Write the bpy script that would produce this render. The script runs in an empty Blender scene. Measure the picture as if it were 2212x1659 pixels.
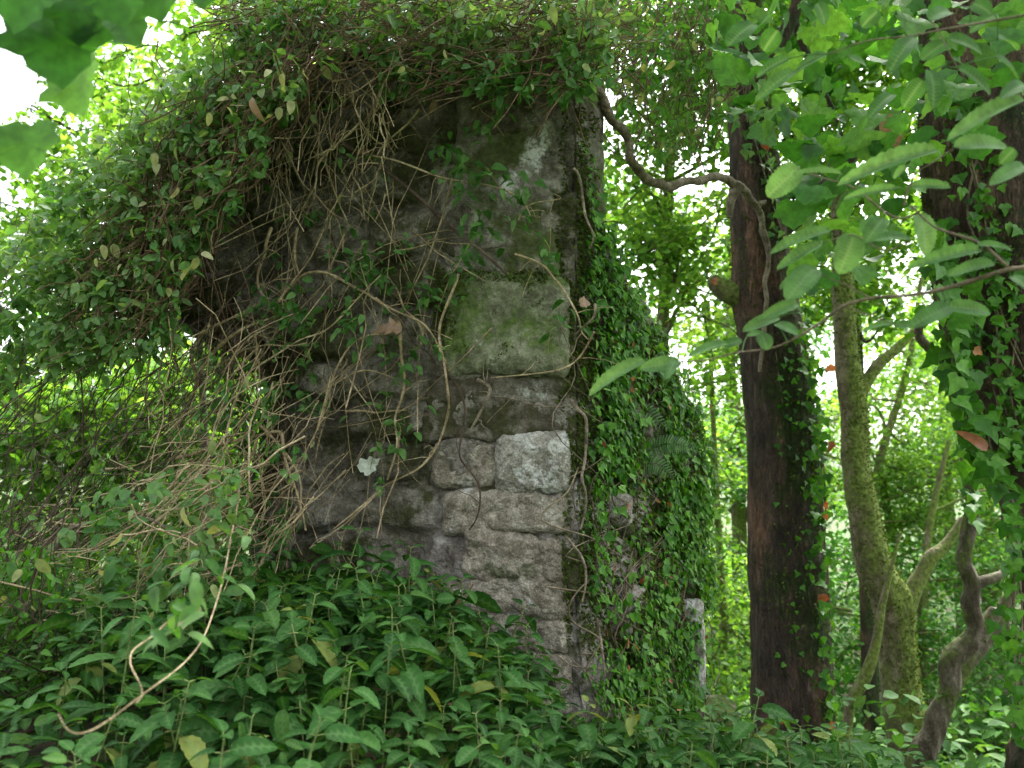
import bpy, math
import numpy as np
from mathutils import Vector

RS = np.random.RandomState(7)
S = bpy.context.scene
COL = S.collection

# ------------------------------------------------------------------ camera, world, sun, exposure
EYE = np.array([0.0, 0.0, 1.5])
PITCH = math.radians(6.0)
KPX = math.tan(math.radians(30.0)) / 1106.0
cam_d = bpy.data.cameras.new("camera")
cam_d.sensor_width = 36.0
cam_d.angle = math.radians(60.0)
cam_d.clip_start = 0.05
cam_d.clip_end = 2000.0
cam_d.dof.use_dof = True
cam_d.dof.focus_distance = 2.9
cam_d.dof.aperture_fstop = 3.6
cam = bpy.data.objects.new("camera", cam_d)
COL.objects.link(cam)
cam.location = EYE
cam.rotation_euler = (math.radians(90.0) + PITCH, 0, 0)
S.camera = cam

SUN_EL, SUN_AZ = math.radians(58), math.radians(40)      # azimuth from +Y towards +X
w = bpy.data.worlds.new("World")
S.world = w
w.use_nodes = True
nt = w.node_tree
sky = nt.nodes.new("ShaderNodeTexSky")
sky.sky_type = 'NISHITA'
sky.sun_disc = False
sky.sun_elevation = SUN_EL
sky.sun_rotation = SUN_AZ
sky.air_density = 1.0
sky.dust_density = 5.0
sky.ozone_density = 1.0
bg = nt.nodes["Background"]
bg.inputs["Strength"].default_value = 0.13
hsv = nt.nodes.new("ShaderNodeHueSaturation")             # overcast: the sky's own colour greyed
hsv.inputs["Saturation"].default_value = 0.22
nt.links.new(sky.outputs[0], hsv.inputs["Color"])
nt.links.new(hsv.outputs[0], bg.inputs["Color"])

sun_d = bpy.data.lights.new("sun", 'SUN')
sun_d.energy = 2.6
sun_d.angle = math.radians(25)
sun_d.color = (1.0, 0.97, 0.90)
sun = bpy.data.objects.new("sun", sun_d)
COL.objects.link(sun)
sv = Vector((math.sin(SUN_AZ) * math.cos(SUN_EL), math.cos(SUN_AZ) * math.cos(SUN_EL), math.sin(SUN_EL)))
sun.rotation_euler = sv.to_track_quat('Z', 'Y').to_euler()

S.view_settings.view_transform = 'Standard'
S.view_settings.look = 'None'
S.view_settings.exposure = 2.92
S.view_settings.gamma = 1.0
S.view_settings.use_curve_mapping = False
S.render.engine = 'CYCLES'
S.cycles.max_bounces = 8
S.cycles.diffuse_bounces = 4
S.cycles.glossy_bounces = 2
S.cycles.transmission_bounces = 4
S.cycles.use_denoising = True
S.cycles.sample_clamp_indirect = 6.0

# ------------------------------------------------------------------ projection helpers (photo measured on a 2212 x 1659 sheet)
FW = np.array([0, math.cos(PITCH), math.sin(PITCH)])
UP = np.array([0, -math.sin(PITCH), math.cos(PITCH)])
RT = np.array([1.0, 0, 0])
def ray(x, y):
    x = np.asarray(x, float); y = np.asarray(y, float)
    return FW + ((x - 1106) * KPX)[..., None] * RT + ((829.5 - y) * KPX)[..., None] * UP
def P(x, y, Y):
    r = ray(x, y)
    return EYE + r * (np.asarray(Y, float) / r[..., 1])[..., None]
CORNER = np.array([0.226, 3.0, 0.0])
LDIR = np.array([-0.95, 0.31, 0.0]); LDIR /= np.linalg.norm(LDIR)
LNRM = np.array([-0.31, -0.95, 0.0]); LNRM /= np.linalg.norm(LNRM)
RDIR = np.array([0.551, 0.835, 0.0]); RDIR /= np.linalg.norm(RDIR)
RNRM = np.array([0.835, -0.551, 0.0]); RNRM /= np.linalg.norm(RNRM)
def PW(x, y, off=0.03, nrm=LNRM):
    r = ray(x, y)
    t = ((CORNER - EYE) @ nrm + np.asarray(off, float)) / (r @ nrm)
    return EYE + r * t[..., None]
def uz(x, y):
    p = PW(x, y, 0.0)
    return float((p - CORNER) @ LDIR), float(p[2])
# enlarged sheets used for tracing: name -> (x offset, y offset, scale) into the 2212 sheet
SH = {'A': (424.5, 485.1, .2741), 'B': (424.5, 121.3, .2193), 'C': (0, 545.8, .3655), 'D': (667.0, 545.8, .3655),
      'E': (667.0, 0, .3655), 'F': (0, 1052.7, .4934), 'G': (1423.8, 0, .3655), 'H': (1423.8, 545.8, .3655), 'I': (0, 0, 1.0)}
def sh(k, pts):
    a, b, s = SH[k]
    return [(a + p[0] * s, b + p[1] * s) + tuple(p[2:]) for p in pts]

def ss(a, b, x):
    t = np.clip((np.asarray(x, float) - a) / (b - a), 0, 1)
    return t * t * (3 - 2 * t)
def norm(v):
    v = np.asarray(v, float)
    return v / np.maximum(np.linalg.norm(v, axis=-1, keepdims=True), 1e-9)
def vnoise(p, seed=0):
    p = np.asarray(p, float)
    i = np.floor(p).astype(np.int64); f = p - i
    f = f * f * (3 - 2 * f)
    out = 0
    for dx in (0, 1):
        for dy in (0, 1):
            for dz in (0, 1):
                h = (i[..., 0] + dx) * 374761393 + (i[..., 1] + dy) * 668265263 + (i[..., 2] + dz) * 2147483647 + seed * 974711
                h = (h ^ (h >> 13)) * 1274126177
                h = ((h ^ (h >> 16)) & 0xffff) / 65535.0
                wgt = (f[..., 0] if dx else 1 - f[..., 0]) * (f[..., 1] if dy else 1 - f[..., 1]) * (f[..., 2] if dz else 1 - f[..., 2])
                out = out + h * wgt
    return out * 2 - 1
def fbm(p, oct=4, seed=0):
    a, s, o = 1.0, 0, 0
    p = np.asarray(p, float)
    for k in range(oct):
        o = o + a * vnoise(p, seed + k); s += a; a *= .5; p = p * 2.03
    return o / s

# ------------------------------------------------------------------ scene-graph helpers
def tag(o, label=None, cat=None, group=None, kind=None):
    if label: o['label'] = label
    if cat: o['category'] = cat
    if group: o['group'] = group
    if kind: o['kind'] = kind
    return o
def thing(name, label, cat, loc=(0, 0, 0), group=None):
    o = bpy.data.objects.new(name, None)
    o.empty_display_size = .1
    COL.objects.link(o)
    o.location = [float(v) for v in loc]
    return tag(o, label, cat, group)
class MB:
    """collects vertices and faces of one mesh object"""
    def __init__(self):
        self.v, self.l, self.s, self.rnd, self.mid, self.n = [], [], [], [], [], 0
    def add(self, verts, faces_flat, sizes, rnd=None, mid=None):
        verts = np.asarray(verts, float).reshape(-1, 3)
        self.v.append(verts); self.l.append(np.asarray(faces_flat, np.int64) + self.n); self.s.append(np.asarray(sizes, np.int64))
        k = len(verts)
        self.rnd.append(np.zeros(k) + (0.5 if rnd is None else rnd)); self.mid.append(np.zeros(k) + (0.0 if mid is None else mid))
        self.n += k
    def grid(self, g, closed=False, **kw):
        a, b = g.shape[:2]
        idx = np.arange(a * b).reshape(a, b)
        if closed: idx = np.concatenate([idx, idx[:, :1]], 1)
        q = np.stack([idx[:-1, :-1], idx[:-1, 1:], idx[1:, 1:], idx[1:, :-1]], -1).reshape(-1, 4)
        self.add(g.reshape(-1, 3), q.ravel(), np.full(len(q), 4), **kw)
    def tube(self, pts, rad, sides=6, bump=0.0, freq=9.0, rnd=.5, cap=True):
        pts = np.asarray(pts, float); n = len(pts)
        rad = np.zeros(n) + rad
        t = np.gradient(pts, axis=0); t = norm(t)
        ref = np.array([0, -1.0, .1]) if abs(t[0, 1]) < .8 else np.array([1.0, 0, 0])
        rings = []
        for i in range(n):
            s = norm(np.cross(t[i], ref)); ref = norm(np.cross(s, t[i]))
            a = np.linspace(0, 2 * math.pi, sides, endpoint=False)
            d = np.cos(a)[:, None] * s + np.sin(a)[:, None] * ref
            rings.append(d)
        d = np.array(rings)
        g = pts[:, None] + d * rad[:, None, None]
        if bump:
            g = g + d * (rad[:, None, None] * bump * fbm(g * freq * np.array([1, 1, .35]), 4, 3)[..., None])
        self.grid(g, closed=True, rnd=rnd)
        if cap:
            for e, rr in ((0, -1), (n - 1, 1)):
                c = pts[e] + t[e] * rad[e] * .4 * rr
                ring = g[e]
                vv = np.concatenate([ring, c[None]])
                i = np.arange(sides); j = (i + 1) % sides
                f = np.stack([i, j, np.full(sides, sides)], 1)
                self.add(vv, f.ravel(), np.full(sides, 3), rnd=rnd)
    def leaves(self, T, pos, dr, nr, size, wf=1.0, rnd=None, curl=0.0):
        """many copies of leaf template T: pos (n,3), midrib direction, face normal, length"""
        tv, tl, ts, tm = T
        pos = np.asarray(pos, float); n = len(pos)
        if not n: return
        dr = norm(dr); nr = np.asarray(nr, float)
        sd = norm(np.cross(dr, nr)); nr = np.cross(sd, dr)
        size = np.zeros(n) + size; wf = np.zeros(n) + wf; curl = np.zeros(n) + curl
        x = tv[:, 0][None] * wf[:, None]; y = tv[:, 1][None]; z = tv[:, 2][None] - curl[:, None] * (tv[:, 1] ** 2)[None]
        vv = pos[:, None] + size[:, None, None] * (x[..., None] * sd[:, None] + y[..., None] * dr[:, None] + z[..., None] * nr[:, None])
        k = len(tv)
        rnd = RS.rand(n) if rnd is None else np.zeros(n) + rnd
        self.add(vv, (tl[None] + (np.arange(n) * k)[:, None]).ravel(), np.tile(ts, n), np.repeat(rnd, k), np.tile(tm, n))
    def build(self, name, mat, parent=None, smooth=True, tris=None, loc=None):
        me = bpy.data.meshes.new(name)
        v = np.concatenate(self.v); l = np.concatenate(self.l); s = np.concatenate(self.s)
        off = np.zeros(3) if loc is None else np.asarray(loc, float)
        me.vertices.add(len(v)); me.vertices.foreach_set("co", (v - off).astype(np.float32).ravel())
        me.loops.add(len(l)); me.loops.foreach_set("vertex_index", l.astype(np.int32))
        st = np.concatenate([[0], np.cumsum(s)[:-1]])
        me.polygons.add(len(s)); me.polygons.foreach_set("loop_start", st.astype(np.int32)); me.polygons.foreach_set("loop_total", s.astype(np.int32))
        if smooth: me.polygons.foreach_set("use_smooth", np.ones(len(s), bool))
        me.update(calc_edges=True)
        for nm, arr in (("rnd", self.rnd), ("mid", self.mid)):
            at = me.attributes.new(nm, 'FLOAT', 'POINT')
            at.data.foreach_set("value", np.concatenate(arr).astype(np.float32))
        me.validate()
        me.materials.append(mat)
        o = bpy.data.objects.new(name, me)
        COL.objects.link(o)
        if loc is not None: o.location = [float(q) for q in loc]
        if parent is not None:
            o.parent = parent
            if loc is None:
                o.location = [-float(q) for q in parent.location]
            else:
                o.location = [float(a) - float(b) for a, b in zip(loc, parent.location)]
        return o
def catmull(pts, n=6):
    p = np.asarray(pts, float)
    if len(p) < 3:
        t = np.linspace(0, 1, n + 1)[:, None]
        return p[0] * (1 - t) + p[-1] * t
    q = np.concatenate([[2 * p[0] - p[1]], p, [2 * p[-1] - p[-2]]])
    out = []
    for i in range(1, len(q) - 2):
        t = np.linspace(0, 1, n, endpoint=False)[:, None]
        a, b, c, d = q[i - 1], q[i], q[i + 1], q[i + 2]
        out.append(.5 * ((2 * b) + (-a + c) * t + (2 * a - 5 * b + 4 * c - d) * t ** 2 + (-a + 3 * b - 3 * c + d) * t ** 3))
    out.append(p[-1:])
    return np.concatenate(out)

# ------------------------------------------------------------------ leaf templates
def blade(prof, n=6, across=3, fold=.25, droop=.15, serr=0.0, pleat=0.0):
    """prof(t) = half width as a share of the length"""
    ts_ = np.linspace(0, 1, n)
    v, m, idx = [], [], []
    for i, t in enumerate(ts_):
        if i == 0 or i == n - 1:
            idx.append([len(v)]); v.append((0, t, -droop * t * t)); m.append(1.0); continue
        wd = prof(t) * (1 + (serr if i % 2 else -serr))
        row = []
        for s in np.linspace(-1, 1, across):
            row.append(len(v))
            z = fold * abs(s) * wd - droop * t * t + pleat * (1 if i % 2 else -1) * abs(s) * (1.2 - abs(s))
            v.append((s * wd, t - (.08 * abs(s) if across > 3 else 0) * 0, z)); m.append(1.0 if abs(s) < .01 else (.86 if (pleat and i % 2 == 0 and abs(s) < .9) else 0.0))
        idx.append(row)
    fl, fs = [], []
    for i in range(n - 1):
        a, b = idx[i], idx[i + 1]
        if len(a) == 1:
            for k in range(across - 1): fl += [a[0], b[k + 1], b[k]]; fs.append(3)
        elif len(b) == 1:
            for k in range(across - 1): fl += [a[k], a[k + 1], b[0]]; fs.append(3)
        else:
            for k in range(across - 1): fl += [a[k], a[k + 1], b[k + 1], b[k]]; fs.append(4)
    return np.array(v), np.array(fl), np.array(fs), np.array(m)
def lobed(outline, cup=.12, ctr=(0, .35)):
    v = [(ctr[0], ctr[1], 0)] + [(x, y, cup * (x * x) * 2 - cup * (y - .3) ** 2 * 1.5 + (.03 if k % 2 else -.02)) for k, (x, y) in enumerate(outline)]
    n = len(outline); fl, fs = [], []
    for i in range(n):
        fl += [0, 1 + i, 1 + (i + 1) % n]; fs.append(3)
    return np.array(v, float), np.array(fl), np.array(fs), np.array([1.0] + [0.0] * n)
ovate = lambda t: .62 * (t ** .55) * ((1 - t) ** .75) * 1.1
lance = lambda t: .42 * (t ** .55) * ((1 - t) ** .72) * 1.25
roundp = lambda t: .85 * (t ** .5) * ((1 - t) ** .55)
T_OV = blade(ovate, 7, 3, .3, .18)
T_LA = blade(lance, 13, 5, .32, .2, serr=.06, pleat=.006)
T_RO = blade(roundp, 6, 3, .25, .1)
T_LOW = blade(ovate, 4, 3, .3, .12)
T_HZ = blade(lambda t: .60 * (t ** .40) * ((1 - t) ** .5) * 1.05, 23, 7, .22, .22, serr=.07, pleat=.016)
mir = lambda h: h + [(-x, y) for x, y in reversed(h) if abs(x) > 1e-6]
T_IVY = lobed(mir([(0, 0), (.2, -.1), (.42, .05), (.55, .3), (.3, .42), (.22, .62), (.0, 1.0)]), .15)
T_SYC = lobed(mir([(0, 0), (.2, -.1), (.42, -.03), (.62, .1), (.6, .24), (.7, .38), (.78, .52), (.6, .57), (.5, .58), (.43, .62), (.4, .74), (.26, .84), (.12, .9), (0, 1.02)]), .18)
T_DEAD = lobed(mir([(0, 0), (.12, .02), (.3, .12), (.22, .2), (.42, .48), (.2, .45), (.2, .66), (0, 1.0)]), .5)

# ------------------------------------------------------------------ materials
def newmat(name):
    m = bpy.data.materials.new(name); m.use_nodes = True
    return m, m.node_tree, m.node_tree.nodes, m.node_tree.links
def ramp(nodes, cols, pos=None):
    r = nodes.new("ShaderNodeValToRGB")
    e = r.color_ramp.elements
    pos = pos or [i / (len(cols) - 1) for i in range(len(cols))]
    for i, c in enumerate(cols):
        x = e[i] if i < 2 else e.new(pos[i])
        x.position = pos[i]; x.color = (*c, 1)
    return r
def noise(nodes, links, vec, scale, detail=5, rough=.6, dist=0.0):
    n = nodes.new("ShaderNodeTexNoise")
    n.inputs["Scale"].default_value = scale; n.inputs["Detail"].default_value = detail
    n.inputs["Roughness"].default_value = rough; n.inputs["Distortion"].default_value = dist
    links.new(vec, n.inputs["Vector"])
    return n.outputs["Fac"]
def mixc(nodes, links, fac, a, b, mode='MIX'):
    m = nodes.new("ShaderNodeMix"); m.data_type = 'RGBA'; m.blend_type = mode
    for s, v in ((m.inputs[0], fac), (m.inputs[6], a), (m.inputs[7], b)):
        if isinstance(v, (int, float)): s.default_value = v
        elif isinstance(v, tuple): s.default_value = (*v, 1)
        else: links.new(v, s)
    return m.outputs[2]
def mth(nodes, links, op, a, b=None, clamp=False):
    m = nodes.new("ShaderNodeMath"); m.operation = op; m.use_clamp = clamp
    for s, v in ((m.inputs[0], a), (m.inputs[1], b)):
        if v is None: continue
        if isinstance(v, (int, float)): s.default_value = v
        else: links.new(v, s)
    return m.outputs[0]
def srange(nodes, links, v, lo, hi):
    m = nodes.new("ShaderNodeMapRange"); m.interpolation_type = 'SMOOTHSTEP'
    m.inputs[1].default_value = lo; m.inputs[2].default_value = hi
    links.new(v, m.inputs[0])
    return m.outputs[0]

def leafmat(name, cols, pos=None, trans=.42, tgain=(1.5, 1.35, .6), rough=.45, spec=.4, midc=None, mids=.5):
    m, nt, N, L = newmat(name)
    bs = N["Principled BSDF"]
    at = N.new("ShaderNodeAttribute"); at.attribute_name = "rnd"
    r = ramp(N, cols, pos); L.new(at.outputs["Fac"], r.inputs[0])
    geo = N.new("ShaderNodeNewGeometry")
    nz = noise(N, L, geo.outputs["Position"], 40, 3)
    c = mixc(N, L, 1.0, r.outputs[0], mixc(N, L, srange(N, L, nz, .3, .7), (.75, .75, .75), (1.2, 1.2, 1.2)), 'MULTIPLY')
    if midc:
        am = N.new("ShaderNodeAttribute"); am.attribute_name = "mid"
        pw = mth(N, L, 'POWER', am.outputs["Fac"], 5.0)
        c = mixc(N, L, mth(N, L, 'MULTIPLY', pw, mids), c, midc)
    L.new(c, bs.inputs["Base Color"])
    bs.inputs["Roughness"].default_value = rough
    bs.inputs["Specular IOR Level"].default_value = spec
    tr = N.new("ShaderNodeBsdfTranslucent")
    L.new(mixc(N, L, 1.0, c, tgain, 'MULTIPLY'), tr.inputs[0])
    mx = N.new("ShaderNodeMixShader"); mx.inputs[0].default_value = trans
    L.new(bs.outputs[0], mx.inputs[1]); L.new(tr.outputs[0], mx.inputs[2])
    L.new(mx.outputs[0], N["Material Output"].inputs[0])
    return m
def surfmat(name, cols, scale=8, stretch=(1, 1, 1), moss=None, moss_lo=.5, moss_hi=.6, moss_scale=3.0, moss_dir=None, white=None, white_lo=.6, white_scale=4.0,
            bump=.4, bscale=60, rough=.9, pos=None, speck=.22, wash=None, fiss=0.0):
    m, nt, N, L = newmat(name)
    bs = N["Principled BSDF"]
    tc = N.new("ShaderNodeTexCoord"); geo = N.new("ShaderNodeNewGeometry")
    src = geo.outputs["Position"]
    mp = N.new("ShaderNodeMapping"); mp.inputs["Scale"].default_value = stretch
    L.new(src, mp.inputs[0]); v = mp.outputs[0]
    r = ramp(N, cols, pos); L.new(srange(N, L, noise(N, L, v, scale, 6, .65, .3), .25, .75), r.inputs[0])
    c = r.outputs[0]
    sp = srange(N, L, noise(N, L, v, 170, 3, .7), .38, .66)
    bl = srange(N, L, noise(N, L, v, 26, 5, .75, .6), .36, .62)
    c = mixc(N, L, 1.0, c, mixc(N, L, bl, (.62, .60, .55), (1.22, 1.22, 1.2)), 'MULTIPLY')
    c = mixc(N, L, 1.0, c, mixc(N, L, sp, (1 - speck,) * 3, (1 + speck,) * 3), 'MULTIPLY')
    if white:
        wm = mth(N, L, 'MULTIPLY', srange(N, L, noise(N, L, src, white_scale, 6, .7), white_lo, white_lo + .08), srange(N, L, noise(N, L, src, 70, 3), .3, .55))
        c = mixc(N, L, wm, c, white)
    if wash:
        wc, wr, wcol = wash
        vd = N.new("ShaderNodeVectorMath"); vd.operation = 'DISTANCE'; L.new(src, vd.inputs[0]); vd.inputs[1].default_value = wc
        wf = mth(N, L, 'ADD', mth(N, L, 'DIVIDE', vd.outputs["Value"], wr), mth(N, L, 'MULTIPLY', noise(N, L, src, 4.5, 7, .7), 1.6))
        wm = mth(N, L, 'SUBTRACT', 1.0, srange(N, L, wf, 1.45, 1.75))
        wr_ = ramp(N, wcol); L.new(srange(N, L, noise(N, L, src, 11, 6, .7), .3, .7), wr_.inputs[0])
        wspk = mixc(N, L, 1.0, wr_.outputs[0], mixc(N, L, bl, (.6, .58, .54), (1.25,) * 3), 'MULTIPLY')
        c = mixc(N, L, wm, c, wspk)
    if moss:
        f = noise(N, L, src, moss_scale, 7, .7)
        if moss_dir is not None:
            d = N.new("ShaderNodeVectorMath"); d.operation = 'DOT_PRODUCT'
            L.new(geo.outputs["Normal"], d.inputs[0]); d.inputs[1].default_value = moss_dir
            f = mth(N, L, 'ADD', f, mth(N, L, 'MULTIPLY', d.outputs["Value"], .16))
        mm = srange(N, L, f, moss_lo, moss_hi)
        mr = ramp(N, moss); L.new(srange(N, L, noise(N, L, src, 45, 4), .3, .7), mr.inputs[0])
        c = mixc(N, L, mm, c, mr.outputs[0])
    L.new(c, bs.inputs["Base Color"])
    bs.inputs["Roughness"].default_value = rough
    bs.inputs["Specular IOR Level"].default_value = .25
    b = N.new("ShaderNodeBump"); b.inputs["Strength"].default_value = bump; b.inputs["Distance"].default_value = .02
    hh = mth(N, L, 'ADD', noise(N, L, v, bscale, 6, .7), mth(N, L, 'MULTIPLY', noise(N, L, v, bscale * .25, 4), 1.5))
    if fiss:
        mp2 = N.new("ShaderNodeMapping"); mp2.inputs["Scale"].default_value = (1, 1, .13); L.new(src, mp2.inputs[0])
        fz = noise(N, L, mp2.outputs[0], 34, 5, .75, .8)
        hh = mth(N, L, 'ADD', hh, mth(N, L, 'MULTIPLY', srange(N, L, fz, .38, .62), fiss))
        b.inputs["Distance"].default_value = .03
    L.new(hh, b.inputs["Height"]); L.new(b.outputs[0], bs.inputs["Normal"])
    return m
MOSS_D = [(.012, .018, .006), (.035, .05, .012)]
MOSS_G = [(.03, .052, .010), (.085, .125, .026)]
M = {}
M['rubble'] = surfmat('rubble', [(.066, .058, .044), (.175, .16, .13), (.31, .29, .25)], 5, moss=[(.035, .034, .014), (.07, .075, .03)], moss_lo=.48, moss_hi=.56, moss_scale=3.5, white=(.4, .41, .38), white_lo=.60, bump=1.0, wash=((.1, 3.0, 1.25), .62, [(.13, .11, .10), (.25, .225, .205), (.36, .34, .32)]))
M['stone_grey'] = surfmat('stone_grey', [(.06, .058, .042), (.135, .13, .10), (.24, .235, .2)], 9, moss=[(.04, .045, .016), (.075, .095, .03)], moss_lo=.48, moss_hi=.6, moss_scale=5, white=(.45, .46, .43), white_lo=.6, bump=.5)
M['stone_moss'] = surfmat('stone_moss', [(.08, .08, .055), (.14, .15, .095), (.2, .21, .145)], 9, moss=MOSS_G, moss_lo=.47, moss_hi=.66, moss_scale=7, moss_dir=(-.5, 0, 1), white=(.5, .52, .48), white_lo=.62, bump=.5)
M['stone_dark'] = surfmat('stone_dark', [(.05, .042, .03), (.105, .092, .072), (.18, .168, .145)], 8, moss=[(.03, .028, .012), (.05, .05, .02)], moss_lo=.5, moss_hi=.6, moss_scale=5, white=(.36, .37, .33), white_lo=.6, bump=.5)
M['stone_white'] = surfmat('stone_white', [(.15, .14, .115), (.3, .285, .25), (.44, .43, .40)], 7, moss=[(.07, .075, .045), (.13, .14, .09)], moss_lo=.54, moss_hi=.64, moss_scale=6, white=(.55, .55, .52), white_lo=.48, white_scale=6, bump=.9, speck=.3)
M['stone_pale'] = surfmat('stone_pale', [(.125, .105, .08), (.25, .22, .18), (.37, .345, .295)], 10, moss=[(.05, .05, .025), (.11, .12, .07)], moss_lo=.56, moss_hi=.64, moss_scale=6, white=(.5, .5, .47), white_lo=.58, bump=.8, speck=.28)
M['mossy_rock'] = surfmat('mossy_rock', [(.12, .09, .07), (.2, .16, .13), (.28, .24, .2)], 9, moss=MOSS_G, moss_lo=.5, moss_hi=.58, moss_scale=4, moss_dir=(0, 0, 1), bump=.6)
M['bark_dark'] = surfmat('bark_dark', [(.045, .036, .028), (.10, .072, .055), (.25, .135, .09)], 5, (1, 1, .4), pos=[0, .5, .85], moss=[(.025, .04, .01), (.06, .085, .02)], moss_lo=.50, moss_hi=.66, moss_scale=2.5, moss_dir=(.8, -.4, .2), bump=1.0, bscale=40, fiss=2.5)
M['bark_brown'] = surfmat('bark_brown', [(.055, .038, .026), (.13, .088, .06), (.23, .15, .10)], 7, (1, 1, .3), moss=[(.012, .02, .006), (.04, .055, .014)], moss_lo=.52, moss_hi=.64, moss_scale=3, bump=1.0, bscale=40, fiss=2.5)
M['bark_moss'] = surfmat('bark_moss', [(.07, .06, .035), (.14, .12, .075), (.2, .17, .12)], 9, (1, 1, .5), moss=[(.05, .075, .012), (.16, .21, .04)], moss_lo=.34, moss_hi=.54, moss_scale=3, moss_dir=(.9, -.2, .3), bump=.9, bscale=45)
M['bark_pale'] = surfmat('bark_pale', [(.035, .028, .018), (.085, .072, .05), (.19, .17, .135)], 8, (1, 1, .5), moss=[(.04, .055, .012), (.10, .13, .03)], moss_lo=.48, moss_hi=.6, moss_scale=4, bump=.6, bscale=40)
M['bark_vine'] = surfmat('bark_vine', [(.085, .065, .045), (.17, .14, .10), (.27, .23, .18)], 14, (1, 1, 1), bump=.7, bscale=60)
M['stem'] = surfmat('stem', [(.14, .105, .055), (.28, .22, .13), (.42, .345, .23)], 6, bump=.3, bscale=120)
M['stem_dark'] = surfmat('stem_dark', [(.035, .022, .016), (.065, .045, .032), (.12, .09, .065)], 6, bump=.3, bscale=120)
M['twig'] = surfmat('twig', [(.05, .03, .018), (.12, .075, .045), (.2, .14, .085)], 4, bump=.2, bscale=120)
M['twig_grey'] = surfmat('twig_grey', [(.07, .055, .035), (.14, .11, .075), (.2, .17, .12)], 6, bump=.3, bscale=120)
M['green_stem'] = surfmat('green_stem', [(.06, .1, .025), (.12, .17, .05), (.17, .2, .08)], 6, bump=.1, bscale=120)
M['soil'] = surfmat('soil', [(.022, .016, .01), (.05, .036, .022), (.10, .07, .04)], 14, moss=[(.02, .05, .01), (.05, .11, .02)], moss_lo=.42, moss_hi=.54, moss_scale=2, bump=.9, bscale=30)
M['mercury'] = leafmat('mercury', [(.011, .054, .007), (.022, .085, .013), (.038, .118, .021), (.065, .155, .03), (.16, .2, .045)], pos=[0, .3, .65, .965, 1], trans=.36, rough=.6, spec=.16, midc=(.12, .22, .08), mids=.45)
M['creeper'] = leafmat('creeper', [(.028, .10, .016), (.055, .155, .03), (.10, .21, .055), (.16, .26, .10)], trans=.48, rough=.5, spec=.3)
M['creeper_pale'] = leafmat('creeper_pale', [(.13, .19, .07), (.22, .25, .10), (.30, .31, .16)], trans=.4, rough=.55, spec=.25)
M['ivy'] = leafmat('ivy', [(.018, .08, .006), (.042, .15, .010), (.075, .215, .018), (.12, .27, .035)], trans=.4, rough=.42, spec=.22)
M['hazel'] = leafmat('hazel', [(.025, .085, .018), (.045, .125, .035), (.075, .17, .06), (.11, .215, .085)], trans=.52, rough=.7, spec=.12, midc=(.2, .3, .16), mids=.5)
M['wood_leaf'] = leafmat('wood_leaf', [(.02, .09, .012), (.045, .15, .022), (.085, .21, .035), (.14, .27, .06)], trans=.52, tgain=(1.3, 1.4, .6), rough=.5, spec=.3)
M['wood_bright'] = leafmat('wood_bright', [(.04, .12, .014), (.08, .20, .026), (.135, .28, .05), (.22, .36, .09)], trans=.6, tgain=(1.6, 1.45, .55), rough=.5, spec=.3)
M['floor_leaf'] = leafmat('floor_leaf', [(.015, .06, .009), (.03, .10, .016), (.055, .14, .025), (.085, .175, .04)], trans=.4, spec=.15, rough=.6)
M['syc'] = leafmat('syc', [(.025, .10, .016), (.05, .16, .025), (.09, .21, .04)], trans=.55, rough=.5, spec=.3)
M['dead_orange'] = leafmat('dead_orange', [(.17, .06, .02), (.25, .095, .035), (.31, .14, .06)], trans=.3, tgain=(1.4, 1, .7))
M['dead_brown'] = leafmat('dead_brown', [(.15, .095, .055), (.22, .14, .085), (.28, .19, .12)], trans=.2, tgain=(1.2, 1, .8))
M['dead_pale'] = leafmat('dead_pale', [(.38, .42, .34), (.46, .5, .42)], trans=.2, tgain=(1, 1, .8))
M['moss_tuft'] = leafmat('moss_tuft', [(.03, .045, .01), (.07, .10, .018), (.13, .17, .03)], trans=.3, tgain=(1.2, 1.2, .6), rough=.8, spec=.1)
M['fern'] = leafmat('fern', [(.03, .09, .02), (.06, .14, .04), (.10, .19, .07)], trans=.4)

# ------------------------------------------------------------------ ground
def ground_h(x, y):
    x = np.asarray(x, float); y = np.asarray(y, float)
    H = np.interp(x, [-4, -2.2, -1.0, -.35, -.05, .25, .7, 1.1, 1.8, 3], [.3, .75, .93, .93, .78, .5, .42, .36, .12, 0])
    h = H * ss(.0, 2.7, y) * (1 - ss(3.5, 5.2, y))
    p = np.stack([x * 1.3, y * 1.3, x * 0], -1)
    return h - .95 * ss(4.2, 7.6, y) + .05 * fbm(p, 4, 11) + np.clip(np.hypot(x, y) - 14, 0, None) * .05
nx = np.concatenate([[-400, -120, -50, -25, -15], np.linspace(-9, 9, 150), [15, 25, 50, 120, 400]])
ny = np.concatenate([[-400, -100, -30, -10], np.linspace(-3, 12, 150), [16, 24, 40, 80, 160, 400]])
gx, gy = np.meshgrid(nx, ny)
gz = ground_h(gx, gy); gz = np.where(np.hypot(gx, gy) > 30, np.minimum(gz, .8), gz)
b = MB(); b.grid(np.stack([gx, gy, gz], -1)[:, ::1])
g = b.build('ground', M['soil']); g['kind'] = 'structure'

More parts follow.
